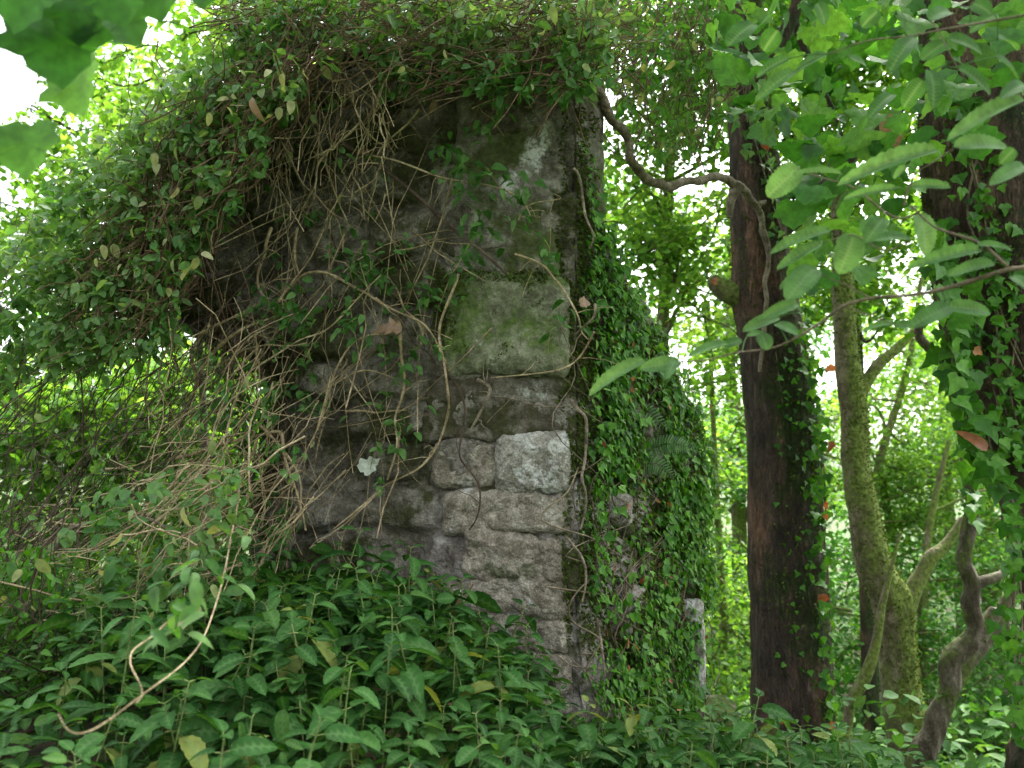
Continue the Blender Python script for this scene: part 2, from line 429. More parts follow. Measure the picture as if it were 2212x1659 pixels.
# ------------------------------------------------------------------ ruined stone wall
def wall_core():
    path = []
    def seg(a, c, n, tagv):
        for t in np.linspace(0, 1, n, endpoint=False): path.append((*(a + (c - a) * t)[:2], tagv))
    c0 = CORNER[:2]
    fl = c0 + LDIR[:2] * 1.62
    re = c0 + RDIR[:2] * 1.08
    seg(fl + RDIR[:2] * .8, fl, 36, 0)
    seg(fl, c0 - LNRM[:2] * 0, 230, 1)
    seg(c0, re, 90, 2)
    seg(re, re + LDIR[:2] * .7, 30, 3)
    seg(re + LDIR[:2] * .7, fl + RDIR[:2] * .8, 30, 3)
    path = np.array(path); n = len(path)
    side = path[:, 2]
    xy = path[:, :2]
    u = (xy - c0) @ LDIR[:2]
    r = (xy - c0) @ RDIR[:2]
    ztop = np.where(side == 2, np.interp(r, [0, .1, .45, .8, 1.1], [2.95, 2.5, 2.2, 1.95, 1.55]), 3.12 - .3 * ss(.9, 1.7, u))
    ztop = np.where(side == 3, np.interp(r, [0, .4, 1.1], [2.5, 2.1, 1.5]), ztop)
    rows = 330
    zz = np.linspace(0, 1, rows)[:, None] * ztop[None] + .06 * 0
    X = np.broadcast_to(xy[:, 0], zz.shape).copy(); Y = np.broadcast_to(xy[:, 1], zz.shape).copy()
    nrm = np.zeros((n, 2))
    tg = np.roll(xy, -1, 0) - np.roll(xy, 1, 0)
    nrm[:, 0] = tg[:, 1]; nrm[:, 1] = -tg[:, 0]
    nrm /= np.linalg.norm(nrm, axis=1, keepdims=True)
    if (nrm[100] @ LNRM[:2]) < 0: nrm = -nrm
    # rubble stones : jittered cells in (arc length, z)
    arc = np.concatenate([[0], np.cumsum(np.linalg.norm(np.diff(xy, axis=0), axis=1))])
    A = np.broadcast_to(arc, zz.shape)
    rs = np.random.RandomState(3)
    seeds = []
    zc = .0; k = 0
    while zc < 3.1:
        hh = rs.uniform(.13, .24); xx = rs.uniform(0, .2)
        while xx < arc[-1] + .3:
            ww = rs.uniform(.17, .42)
            seeds.append((xx + ww / 2, zc + hh / 2 + rs.uniform(-.03, .03), rs.uniform(-.018, .03))); xx += ww
        zc += hh
    seeds = np.array(seeds)
    wob = .035 * fbm(np.stack([A * 5, zz * 5, zz * 0], -1), 3, 5)
    wob2 = .03 * fbm(np.stack([A * 5, zz * 5, zz * 0 + 9], -1), 3, 6)
    F1 = np.full(zz.shape, 9.0); F2 = F1.copy(); off = F1 * 0
    for sx, sz, so in seeds:
        d = np.sqrt(((A + wob - sx) / 1.55) ** 2 + (zz + wob2 - sz) ** 2)
        c = d < F1
        F2 = np.where(c, F1, np.minimum(F2, d)); off = np.where(c, so, off); F1 = np.where(c, d, F1)
    e = F2 - F1
    disp = .042 * ss(0, .06, e) + off * .8 * ss(0, .06, e) - .03
    p3 = np.stack([X, Y, zz], -1)
    disp += .05 * fbm(p3 * 4.5, 5, 1) + .012 * fbm(p3 * 28, 4, 2) + .014 * (.5 - np.abs(fbm(p3 * 12, 4, 22)))
    # broken left end : bites out of the lower part
    bite = np.where(side[None] <= 1, ss(.9, 1.62, u)[None] * 1.0, 0)
    lowcut = (1 - ss(1.85, 2.15, zz)) * .38 * ss(1.0, 1.62, u[None]) * np.where(side[None] <= 1, 1, 0)
    jag = .08 * fbm(np.stack([zz * 4, zz * 4 + 3, zz * 0], -1), 3, 8) * bite
    # recessed strip where the corner stones sit
    rec = np.where(side[None] == 1, (1 - ss(.30, .42, u[None])), 0) + np.where(side[None] == 2, 1 - ss(.2, .3, r[None]), 0)
    disp = disp * (1 - .6 * rec) - .010 * rec
    X += nrm[:, 0] * disp - LDIR[0] * (lowcut + jag); Y += nrm[:, 1] * disp - LDIR[1] * (lowcut + jag)
    zz = zz + (.06 * fbm(np.stack([X * 3, Y * 3, X * 0], -1), 3, 4)) * ss(.8, 1, np.linspace(0, 1, rows))[:, None]
    G = np.stack([X, Y, zz], -1)
    b = MB(); b.grid(G, closed=True)
    top = G[-1]; ctr = np.array([*(c0 + LDIR[:2] * .5 + RDIR[:2] * .45), 2.75])
    i = np.arange(n)
    b.add(np.concatenate([top, ctr[None]]), np.stack([i, (i + 1) % n, np.full(n, n)], 1).ravel(), np.full(n, 3))
    return b
wall = thing('ruined_wall', 'ruined rubble stone wall with squared corner stones under creepers', 'wall', CORNER)
wall_core().build('rubble_core', M['rubble'], wall)

def quoin(x0, x1, y0, y1, mat, proud=.035, rad=.03, deep=.3, seed=0, amp=.012, tilt=0.0, right=0.0):
    u0, z0 = uz(x1, y1); u1, z1 = uz(x0, y0)
    u0 -= right
    n = 72
    du, dz = u1 - u0, z1 - z0
    b = MB()
    half = np.array([du / 2, (deep + proud) / 2, dz / 2])
    for ax in range(3):
        for sg in (-1, 1):
            a1, a2 = [(1, 2), (2, 0), (0, 1)][ax]
            s = np.linspace(-1, 1, n)
            q = np.zeros((n, n, 3)); q[..., ax] = sg
            q[..., a1] = s[:, None] if sg > 0 else -s[:, None]; q[..., a2] = s[None]
            p = q * half
            inner = np.clip(p, -(half - rad), half - rad)
            d = p - inner
            p = inner + norm(d) * rad
            nn = norm(d)
            w3 = p + np.array([seed * 3.1, seed * 1.7, 0])
            p = p + nn * (amp * 1.9 * fbm(w3 * 5.5, 4, 20 + seed) + amp * .75 * (1 - 2 * np.abs(fbm(w3 * 13, 4, 40 + seed))) * .6 + amp * .5 * fbm(w3 * 42, 3, 60 + seed))[..., None]
            p = p + np.stack([.02 * vnoise(p * 4 + seed, 3), 0 * p[..., 0], .022 * vnoise(p * 4 + seed, 9)], -1)
            z = p[..., 2] + tilt * p[..., 0] * (1 + p[..., 2] / dz)
            wp = CORNER + (p[..., 0] + du / 2 + u0)[..., None] * LDIR + (p[..., 1] + half[1] - proud)[..., None] * RDIR + (z + (z0 + z1) / 2)[..., None] * np.array([0, 0, 1.0])
            b.grid(wp)
    o = b.build('corner_stone', M[mat], wall)
    return o
QS = [(1000, 1215, 160, 268, 'stone_dark', .03, .03, 'dark corner stone near the wall top'),
      (985, 1222, 275, 405, 'stone_grey', .028, .03, None),
      (955, 1205, 420, 603, 'stone_grey', .035, .045, 'grey corner stone with pale lichen above the mossy block'),
      (978, 1226, 616, 808, 'stone_moss', .13, .05, 'large square corner stone topped with green moss'),
      (915, 1212, 815, 938, 'stone_dark', .025, .03, 'dark brown corner stone'),
      (1072, 1230, 942, 1064, 'stone_white', .06, .062, 'rounded whitish corner stone'),
      (950, 1070, 968, 1050, 'stone_pale', .03, .035, None),
      (958, 1232, 1066, 1148, 'stone_pale', .035, .035, None),
      (1010, 1222, 1156, 1246, 'stone_pale', .04, .035, 'corner stone with a mossy brown upper edge'),
      (930, 1222, 1254, 1330, 'stone_pale', .04, .03, None),
      (990, 1218, 1336, 1410, 'stone_pale', .035, .03, None),
      (1080, 1240, 1416, 1500, 'stone_pale', .045, .03, None),
      (1020, 1245, 1506, 1600, 'stone_pale', .05, .03, None)]
for i, (x0, x1, y0, y1, mt, pr, rd, lb) in enumerate(QS):
    o = quoin(x0 - 6, x1 + [4, -7, 2, 9, -5, 5, -3][i % 7], y0 - 8, y1 + 7, mt, pr * .5, rd * .9, seed=i, amp=.017, tilt=[0, .04, -.04, 0.07, -.06][i % 5])
    if lb: o['label'] = lb

from mathutils.bvhtree import BVHTree
bpy.context.view_layer.update()
vv, ff = [], []
for ch in wall.children:
    k = len(vv); mw = ch.matrix_world
    vv += [mw @ v.co for v in ch.data.vertices]; ff += [[i + k for i in p.vertices] for p in ch.data.polygons]
WALL = BVHTree.FromPolygons(vv, ff)
def clear_wall(pts, gap):
    """move points that would sink into the front of the wall out to its surface"""
    out = []; nv = Vector(LNRM)
    for p in np.atleast_2d(pts):
        p = Vector(p); h = WALL.ray_cast(p + nv * .7, -nv, 1.4)
        if h[0] is not None:
            o = (h[0] - p) @ nv + gap
            if o > 0: p = p + nv * o
        out.append(p[:])
    return np.array(out)
def smooth1(a, k=5):
    w = np.ones(k) / k; e = np.concatenate([np.repeat(a[:1], k // 2, 0), a, np.repeat(a[-1:], k // 2, 0)])
    return np.stack([np.convolve(e[:, i], w, 'valid') for i in range(3)], 1)
# pale end face of the return and the mossy stub beyond it
def rock(name, c, half, mat, label, seed, amp=.04):
    n = 30; b = MB(); half = np.array(half); rad = min(half) * .5
    for ax in range(3):
        for sg in (-1, 1):
            a1, a2 = [(1, 2), (2, 0), (0, 1)][ax]
            s = np.linspace(-1, 1, n); q = np.zeros((n, n, 3)); q[..., ax] = sg
            q[..., a1] = s[:, None] if sg > 0 else -s[:, None]; q[..., a2] = s[None]
            p = q * half; inner = np.clip(p, -(half - rad), half - rad); nn = norm(p - inner)
            p = inner + nn * rad
            p = p + nn * (amp * fbm(p * 6 + seed, 4, seed))[..., None]
            b.grid(p + np.asarray(c))
    return tag(b.build(name, mat, loc=c), label, name.split('_')[-1])
p = P(1535, 1570, 4.05)
rock('mossy_boulder', (p[0], p[1], .27), (.12, .14, .23), M['mossy_rock'], 'mossy brown boulder at the far foot of the ivy covered wall', 5, .09)
p = P(1490, 1480, 3.80)
rock('pale_stone', (p[0], p[1], .80), (.05, .09, .20), M['stone_white'], 'bare whitish upright stone at the far edge of the ivy', 9, .02)

# ------------------------------------------------------------------ trees traced from the photograph
def trunk_pts(tr, Y, n=8):
    """tr: (x, y, width px) on the 2212 sheet; returns centre line and radii"""
    tr = np.array(tr, float)
    Yv = np.zeros(len(tr)) + Y
    c = P(tr[:, 0], tr[:, 1], Yv)
    r = tr[:, 2] * KPX * Yv * .5 / FW[1]
    full = catmull(np.concatenate([c, r[:, None]], 1), n)
    return full[:, :3], full[:, 3]
def down_to_ground(pts, rad, flare=1.25):
    """continue a trunk below its last point to the ground"""
    e = pts[-1]; z = float(ground_h(e[0], e[1])) - .1
    if e[2] > z:
        k = 6
        t = np.linspace(0, 1, k + 1)[1:, None]
        d = pts[-1] - pts[-4]; d = d / max(abs(d[2]), 1e-3)
        q = e + (e[2] - z) * t * np.array([d[0] * .6, d[1] * .6, -1])
        pts = np.concatenate([pts, q]); rad = np.concatenate([rad, rad[-1] * (1 + (flare - 1) * t[:, 0] ** 2)])
    return pts, rad
def clump_leaves(b, T, centres, radii, n, size, flat=.7, updown=.35, rs=None):
    rs = rs or RS
    centres = np.asarray(centres, float); radii = np.zeros(len(centres)) + radii
    wgt = radii ** 2; k = rs.choice(len(centres), n, p=wgt / wgt.sum())
    d = norm(rs.randn(n, 3)) * (rs.rand(n, 1) ** .45)
    d[:, 2] *= flat
    pos = centres[k] + d * radii[k][:, None]
    dr = rs.randn(n, 3); dr[:, 2] = dr[:, 2] * .5 - updown
    nr = rs.randn(n, 3) * .6 + np.array([0, 0, 1.0])
    b.leaves(T, pos, dr, nr, size * rs.uniform(.6, 1.25, n), rs.uniform(.85, 1.15, n), np.clip(rs.rand(n) * .75 + .25 * rs.rand(len(centres))[k], 0, 1))
def crown_limbs(b, top, centres, r0, rs):
    for c in centres:
        mid = (top + c) / 2 + rs.randn(3) * .15 - np.array([0, 0, .15])
        p = catmull([top, mid, c], 6)
        b.tube(p, np.linspace(r0, r0 * .2, len(p)), 6)

def moss_tufts(pts, rad, n, dirv, size, parent, thr):
    rs = np.random.RandomState(n)
    i = rs.rand(n * 3) * (len(pts) - 1.01); k = i.astype(int); f = (i - k)[:, None]
    c = pts[k] * (1 - f) + pts[k + 1] * f; r = rad[k] * (1 - f[:, 0]) + rad[k + 1] * f[:, 0]
    tg = norm(pts[k + 1] - pts[k]); a = norm(np.cross(tg, rs.randn(n * 3, 3)))
    m = (a @ np.array(dirv)) * .6 + 1.3 * fbm(c * 3 + a * .6, 4, 17) + .25 + rs.randn(n * 3) * .12 > .55 - thr
    c, a, r, tg = c[m][:n], a[m][:n], r[m][:n], tg[m][:n]; q = len(c)
    pos = c + a * (r * .99)[:, None]
    b = MB(); b.leaves(T_LOW, pos, a + tg * -.5 + rs.randn(q, 3) * .7, rs.randn(q, 3), size * rs.uniform(.6, 1.6, q), 1.0)
    b.build('moss', M['moss_tuft'], parent)
tree_specs = {}
# --- dark trunk
t1 = thing('dark_tree', 'dark straight tree trunk with reddish bark streaks right of the ivy wall', 'tree', P(1710, 1640, 4.5))
pts, rad = trunk_pts([(1600, -120, 84), (1604, 100, 90), (1618, 250, 98), (1632, 400, 112), (1645, 600, 128), (1668, 760, 142), (1684, 900, 144), (1690, 1050, 146), (1700, 1250, 154), (1709, 1450, 162), (1714, 1620, 170)], 4.5)
pts, rad = down_to_ground(pts, rad)
b = MB(); b.tube(catmull(pts, 3), np.interp(np.linspace(0, 1, (len(pts) - 1) * 3 + 1), np.linspace(0, 1, len(pts)), rad), 72, bump=.13, freq=13); b.build('trunk', M['bark_dark'], t1)
moss_tufts(pts, rad, 9000, (.8, -.3, 0), .012, t1, .42)
b = MB()
q, r_ = trunk_pts([(1620, 645, 60), (1578, 632, 52), (1550, 615, 40), (1538, 600, 24)], 4.5); b.tube(q, r_, 18, bump=.15)
b.build('branch_stub', M['bark_moss'], t1)
b = MB(); q, r_ = trunk_pts([(1680, 500, 44), (1720, 470, 42), (1760, 420, 36), (1800, 385, 30), (1880, 290, 24), (1950, 230, 18), (2000, 120, 10)], 4.6); b.tube(q, r_, 12, bump=.1); b.build('limb', M['bark_dark'], t1)
b = MB(); q, r_ = trunk_pts([(1640, 160, 40), (1690, 80, 34), (1715, 30, 30), (1740, -60, 24)], 4.7); b.tube(q, r_, 12, bump=.1); b.build('limb', M['bark_dark'], t1)
b = MB(); q, r_ = trunk_pts([(1715, 45, 20), (1760, 160, 16), (1800, 240, 10), (1830, 330, 6)], 4.8); b.tube(q, r_, 10, bump=.1); b.build('limb', M['bark_dark'], t1)

# --- mossy forked tree
t2 = thing('mossy_tree', 'green mossy tree with a forked trunk to the right of the dark trunk', 'tree', P(1960, 1650, 6))
pts, rad = trunk_pts([(1800, 300, 34), (1815, 480, 44), (1822, 640, 54), (1830, 780, 60), (1846, 900, 62), (1848, 1000, 66), (1866, 1110, 74), (1888, 1220, 84), (1925, 1300, 98), (1935, 1380, 88), (1945, 1480, 90), (1962, 1600, 100), (1968, 1660, 104)], 6)
pts, rad = down_to_ground(pts, rad)
b = MB(); b.tube(catmull(pts, 3), np.interp(np.linspace(0, 1, (len(pts) - 1) * 3 + 1), np.linspace(0, 1, len(pts)), rad) * .86, 56, bump=.2, freq=13); b.build('trunk', M['bark_moss'], t2)
moss_tufts(pts, rad * .86, 9000, (.7, -.5, .2), .014, t2, .62)
b = MB(); q, r_ = trunk_pts([(1940, 1330, 60), (1965, 1285, 44), (1990, 1240, 32), (2012, 1205, 30), (2045, 1175, 24), (2080, 1120, 14)], 6); b.tube(q, r_, 16, bump=.15); b.build('limb', M['bark_moss'], t2)
b = MB(); q, r_ = trunk_pts([(1850, 870, 30), (1875, 820, 26), (1900, 785, 24), (1935, 755, 20), (1990, 700, 14), (2040, 640, 8)], 6.1); b.tube(q, r_, 12, bump=.15); b.build('limb', M['bark_moss'], t2)
b = MB(); q, r_ = trunk_pts([(1860, 1400, 6), (1915, 1420, 5), (1840, 1320, 8), (1790, 1310, 4)][2:], 5.9); b.tube(q, r_, 8); b.build('limb', M['bark_moss'], t2)

# --- crooked slim tree
t3 = thing('crooked_tree', 'slim crooked pale tree with elbow bends and cut stub beside the mossy tree', 'tree', P(2000, 1640, 4.8))
pts, rad = trunk_pts([(2030, 640, 12), (1985, 720, 20), (2045, 790, 22), (2060, 850, 24), (2080, 930, 26), (2088, 1020, 28), (2102, 1095, 32), (2088, 1160, 34), (2080, 1215, 36), (2100, 1260, 38), (2096, 1310, 40), (2110, 1360, 42), (2080, 1398, 50), (2052, 1428, 48), (2052, 1490, 46), (2030, 1540, 52), (2012, 1590, 54), (1985, 1650, 62)], 4.8)
pts, rad = down_to_ground(pts, rad)
b = MB(); b.tube(catmull(pts, 3), np.interp(np.linspace(0, 1, (len(pts) - 1) * 3 + 1), np.linspace(0, 1, len(pts)), rad) * .88, 40, bump=.3, freq=18); b.build('trunk', M['bark_pale'], t3)
b = MB(); q, r_ = trunk_pts([(2096, 1268, 30), (2125, 1255, 24), (2155, 1245, 20), (2190, 1225, 12)], 4.8); b.tube(q, r_, 12, bump=.1); b.build('limb', M['bark_pale'], t3)
b = MB(); q, r_ = trunk_pts([(2112, 1375, 40), (2135, 1345, 34), (2152, 1318, 28)], 4.8); b.tube(q, r_, 14, bump=.12); b.build('limb', M['bark_pale'], t3)
t3b = thing('leaning_tree', 'thin grey leaning stem crossing behind the crooked tree', 'tree', P(1990, 1650, 5.3))
pts, rad = trunk_pts([(2240, 1180, 16), (2180, 1290, 24), (2130, 1380, 30), (2080, 1450, 30), (2030, 1540, 34), (1990, 1650, 36)], 5.3)
b = MB(); b.tube(*down_to_ground(pts, rad), 16, bump=.12); b.build('trunk', M['bark_pale'], t3b)
t3c = thing('young_tree', 'dark curving young stem between the dark trunk and the mossy tree', 'tree', P(1800, 1640, 5.6))
pts, rad = trunk_pts([(1945, 1150, 5), (1925, 1230, 10), (1905, 1310, 15), (1890, 1400, 20), (1865, 1470, 26), (1838, 1520, 22), (1828, 1600, 20), (1832, 1670, 24)], 5.6)
b = MB(); b.tube(*down_to_ground(pts, rad), 14, bump=.12); b.build('trunk', M['bark_moss'], t3c)

# --- big ivy clad trunk on the right
t5 = thing('leaning_trunk_tree', 'thick brown leaning trunk with dark ivy at the edge of the view', 'tree', P(2330, 1650, 3.9))
pts, rad = trunk_pts([(2105, -150, 220), (2110, 100, 232), (2128, 300, 268), (2165, 520, 296), (2212, 700, 310), (2270, 900, 310), (2330, 1080, 300), (2385, 1300, 300), (2400, 1500, 330), (2405, 1660, 380)], 3.9)
pts, rad = down_to_ground(pts, rad)
b = MB(); b.tube(catmull(pts, 3), np.interp(np.linspace(0, 1, (len(pts) - 1) * 3 + 1), np.linspace(0, 1, len(pts)), rad), 80, bump=.13, freq=12); b.build('trunk', M['bark_brown'], t5)
moss_tufts(pts, rad, 8000, (-.6, -.5, 0), .013, t5, .4)

# --- woody vine arching from the wall top onto the dark trunk
wv = thing('woody_vine', 'thick twisting woody vine arching from wall top to dark trunk', 'vine', PW(1250, 185, .02))
c = [(1215, 190, 30), (1262, 186, 30), (1300, 205, 34), (1322, 255, 33), (1352, 290, 33), (1362, 335, 32), (1392, 378, 34), (1440, 402, 32), (1500, 392, 30), (1560, 385, 30), (1605, 405, 34), (1632, 440, 28), (1648, 490, 26), (1655, 560, 20), (1652, 660, 18), (1645, 800, 16)]
Yv = np.interp([q[0] for q in c], [1215, 1340, 1500, 1655], [3.0, 3.25, 3.8, 4.33])
pts, rad = trunk_pts(c, Yv, 9); rad = rad * .62 * (1 + .2 * fbm(pts * 16, 3, 5)); pts = pts + .022 * np.stack([fbm(pts * 11, 3, 6), fbm(pts * 11, 3, 7), fbm(pts * 11, 3, 8)], 1)
b = MB(); b.tube(pts, rad, 20, bump=.4, freq=30); b.build('stem', M['bark_vine'], wv)
b = MB()
q, r_ = trunk_pts([(1598, 400, 26), (1580, 430, 20), (1575, 470, 12)], 4.1); b.tube(q, r_, 10, bump=.2)
q, r_ = trunk_pts([(1640, 440, 14), (1655, 436, 9)], 4.15); b.tube(q, r_, 8)
b.build('stub', M['bark_vine'], wv)

# ------------------------------------------------------------------ background trees with crowns
def bg_tree(name, label, trunk, Y, wd, clumps, n, size, mat, seed, T=T_LOW, bark='bark_moss', group='trees in the wood behind'):
    """trunk: px polyline top to bottom; clumps: (x, y, Y, radius m)"""
    rs = np.random.RandomState(seed)
    base = P(trunk[-1][0], trunk[-1][1], Y)
    base[2] = float(ground_h(base[0], base[1]))
    t = thing(name, label, 'tree', base, group)
    tr = [(x, y, wd * (.35 + .65 * i / max(1, len(trunk) - 1))) for i, (x, y) in enumerate(trunk)]
    pts, rad = trunk_pts(tr, Y, 6)
    pts, rad = down_to_ground(pts, rad)
    b = MB(); b.tube(pts, rad, 12, bump=.15)
    cs = np.array([P(x, y, yy) for x, y, yy, _r in clumps]); rr = np.array([c[3] for c in clumps])
    for c in cs:
        k = np.argmin(np.linalg.norm(pts - c, axis=1) + np.maximum(pts[:, 2] - c[2], 0) * 2)
        a = pts[k]; m = (a + c) / 2 + rs.randn(3) * .12
        q = catmull([a, m, c], 5); b.tube(q, np.linspace(max(rad[k] * .45, .012), .006, len(q)), 5)
        for _ in range(5):
            e = c + norm(rs.randn(3)) * rs.uniform(.4, .95) * rr[0]
            q = catmull([m * .3 + c * .7, (c + e) / 2 + rs.randn(3) * .08, e], 4); b.tube(q, np.linspace(.009, .003, len(q)), 4)
    b.build('trunk', M[bark], t)
    b = MB(); clump_leaves(b, T, cs, rr, n, size, rs=rs); b.build('crown', mat, t)
    return t
WL, WBR = M['wood_leaf'], M['wood_bright']
bg_tree('bright_tree', 'bright leafy tree against the white sky behind the creeper', [(400, 60), (420, 500), (440, 900), (450, 1200)], 7.5, 22,
        [(420, 190, 7, .55), (300, 300, 7, .6), (180, 430, 7, .55), (330, 480, 7.2, .7), (90, 600, 7, .6), (200, 200, 8, .45), (520, 60, 7, .5), (260, 560, 6.8, .7), (130, 290, 7.6, .4), (480, 420, 7.2, .8), (60, 330, 7.4, .4), (30, 480, 7.2, .5), (420, 60, 7.4, .4), (250, 120, 7.8, .35), (130, 120, 7.8, .35)], 9000, .085, WBR, 31, bark='bark_dark')
bg_tree('bright_tree', 'bright low tree glowing through the brown twig curtain', [(60, 700), (40, 950), (30, 1200)], 8.6, 16,
        [(180, 880, 8.8, 0.65), (330, 840, 9.0, 0.65), (420, 900, 8.8, 0.65), (80, 980, 8.6, 0.65), (260, 1010, 8.7, 0.65), (420, 1060, 8.7, 0.65), (520, 960, 8.8, 0.59), (150, 1120, 8.6, 0.65), (20, 1150, 8.4, 0.65), (350, 1160, 8.6, 0.65), (500, 760, 9.2, 0.52), (30, 900, 9.2, 0.65), (560, 1080, 9.0, 0.52), (100, 850, 9.4, 0.78), (480, 860, 9.4, 0.65), (300, 930, 9.6, 0.78)], 9000, .13, WBR, 32)
bg_tree('bright_tree', 'tall leafy tree showing above the creeper on the wall top', [(880, -200), (900, 300), (900, 1200)], 7, 50,
        [(640, 20, 6.6, .5), (800, -30, 6.4, .5), (950, 20, 6.6, .5), (1100, 10, 6.8, .55), (1240, -20, 6.6, .5), (1330, 80, 6.6, .5), (720, 90, 7, .4), (1020, 110, 7.2, .4), (1230, 120, 7.2, .4), (540, -60, 7, .5)], 4600, .08, WBR, 33)
bg_tree('wood_tree', 'leafy tree behind the arching woody vine', [(1480, -100), (1440, 500), (1420, 1200), (1430, 1500)], 6.4, 44,
        [(1380, 120, 6, .45), (1480, 220, 6, .45), (1560, 100, 6.2, .45), (1400, 290, 6.2, .35), (1520, 330, 6, .35), (1440, 30, 6.2, .45), (1500, 500, 6, .35), (1460, 600, 6, .4), (1540, 700, 6.4, .35), (1370, 520, 6, .35), (1560, 430, 6.4, .25), (1430, 450, 6.4, .25), (1370, 400, 6, .3), (1420, 520, 6, .3), (1335, 330, 6.2, .25), (1480, 600, 6.2, .3), (1340, 460, 6.4, .3)], 5800, .065, WBR, 34)
bg_tree('wood_tree', 'slender tree seen in the gap between ivy wall and dark trunk', [(1530, 650), (1545, 1000), (1560, 1300), (1570, 1600)], 7, 22,
        [(1530, 820, 6.8, .4), (1555, 1010, 7.2, .22), (1530, 1220, 6.8, .4), (1570, 1340, 7, .4), (1540, 1450, 6.8, .4), (1590, 1560, 7, .4), (1600, 900, 7.2, .3), (1520, 1110, 7, .25), (1590, 1250, 7.2, .35), (1600, 760, 6.8, .35)], 3600, .06, WBR, 35)
bg_tree('wood_tree', 'leafy tree with dark boughs between the dark trunk and the leaning trunk', [(1790, -80), (1830, 300), (1850, 700), (1870, 1200), (1880, 1500)], 7.8, 34,
        [(1700, 60, 7, .4), (1790, 170, 7.4, .4), (1760, 290, 7, .45), (1900, 60, 7.4, .45), (1880, 220, 7.6, .4), (1960, 300, 7.2, .45), (1850, 420, 7.2, .45), (1750, 520, 7.2, .4), (1950, 500, 7.4, .45), (1860, 600, 7.4, .4), (1780, 650, 7.4, .35), (1980, 120, 7.2, .4), (1830, 100, 7.6, .35), (1920, 680, 7.6, .35), (1680, 420, 7.2, .35), (1740, 380, 7.4, .3)], 8000, .085, WBR, 36, bark='bark_dark')
bg_tree('wood_tree', 'yellow green fine leaved tree behind the mossy tree', [(1990, 600), (1960, 800), (1900, 1000), (1880, 1200), (1880, 1500)], 9, 26,
        [(1920, 760, 9, .5), (2000, 830, 9, .55), (1960, 940, 9.2, .55), (2040, 1000, 9, .55), (1930, 1060, 9.2, .5), (2020, 700, 9.2, .45), (2070, 880, 9.4, .5), (1990, 1120, 9, .5), (1880, 860, 9.4, .45), (2100, 1080, 9, .5), (1790, 900, 9, .4), (1770, 1010, 9, .4)], 8200, .055, WBR, 37)
bg_tree('wood_tree', 'low bushy green tree at the foot of the wood behind the crooked tree', [(2050, 950), (2000, 1200), (1990, 1600)], 8.4, 26,
        [(1850, 1220, 8.4, .5), (2000, 1240, 8.6, .5), (2140, 1230, 8.4, .5), (2020, 1370, 8.2, .5), (1820, 1400, 8.2, .5), (2160, 1420, 8.2, .5), (2060, 1520, 8, .5), (1830, 1560, 8, .45), (2180, 1600, 8, .5), (1900, 1640, 8, .5), (2210, 1100, 8.6, .5), (1740, 1300, 8.6, .4), (1780, 1480, 8.4, .4)], 8000, .06, WL, 38)
# farther rows: copies of two prototype trees
def far_tree(seed, mat, n):
    rs = np.random.RandomState(seed)
    t = thing('wood_tree', 'distant leafy tree of the wood', 'tree', (0, 0, 0), 'distant trees of the wood')
    b = MB(); p = catmull([(0, 0, -.2), (.1, .05, 2), (-.05, .1, 4.5), (.1, 0, 7)], 8); b.tube(p, np.linspace(.16, .05, len(p)), 10, bump=.15)
    cs = []
    for k in range(26):
        z = rs.uniform(.5, 7.5); r = rs.uniform(.5, 1.9) * (1 - abs(z - 3.5) / 8); a = rs.uniform(0, 6.3)
        c = np.array([r * math.cos(a), r * math.sin(a), z]); cs.append(c)
        a0 = np.array([0, 0, max(.4, z - .6)]); q = catmull([a0, (a0 + c) / 2 + rs.randn(3) * .15, c], 5); b.tube(q, np.linspace(.04, .008, len(q)), 5)
    b.build('trunk', M['bark_moss'], t)
    b = MB(); clump_leaves(b, T_LOW, cs, .62, n, .11, rs=rs); b.build('crown', mat, t)
    return t
def copy_tree(o, parent=None):
    c = o.copy(); COL.objects.link(c)
    if parent is not None: c.parent = parent
    for ch in list(o.children): copy_tree(ch, c)
    return c
proto = [far_tree(51, WBR, 6500), far_tree(52, WL, 6500)]
spots = [(-9, 12), (-6.5, 14), (-4.5, 11.5), (-2.6, 13.5), (-.6, 12), (1.4, 14), (3.0, 12.2), (4.6, 13.8), (6.4, 12), (8.6, 13.2), (-7.8, 9.4), (7.6, 9.8), (10.5, 11.5), (-11, 15), (0.4, 16.5), (4.9, 17), (-4, 17), (8.5, 17.5), (-10.5, 9.6), (-13, 12)]
used = [False, False]
for i, (x, y) in enumerate(spots):
    k = i % 2
    o = proto[k] if not used[k] else copy_tree(proto[k])
    used[k] = True
    o.location = (x, y, float(ground_h(x, y))); o.rotation_euler = (0, 0, RS.uniform(0, 6.3)); s = RS.uniform(.75, 1.1); o.scale = (s, s, s)

for i, (x, y, sc) in enumerate([(1.6, 9.2, .42), (2.7, 10.4, .5), (3.9, 9.4, .4), (5.2, 10.6, .5), (6.4, 9.2, .42), (7.8, 10.6, .5), (-3.4, 9.4, .5), (-5.2, 9.0, .5), (.4, 10.2, .5)]):
    o = copy_tree(proto[i % 2]); o.location = (x, y, float(ground_h(x, y)) - .1); o.scale = (sc * 1.4, sc * 1.4, sc); o.rotation_euler = (0, 0, i * 1.9)
    o.name = 'low_shrub'; o['label'] = 'low leafy shrub under the distant trees'; o['category'] = 'shrub'; o['group'] = 'low shrubs in the wood'
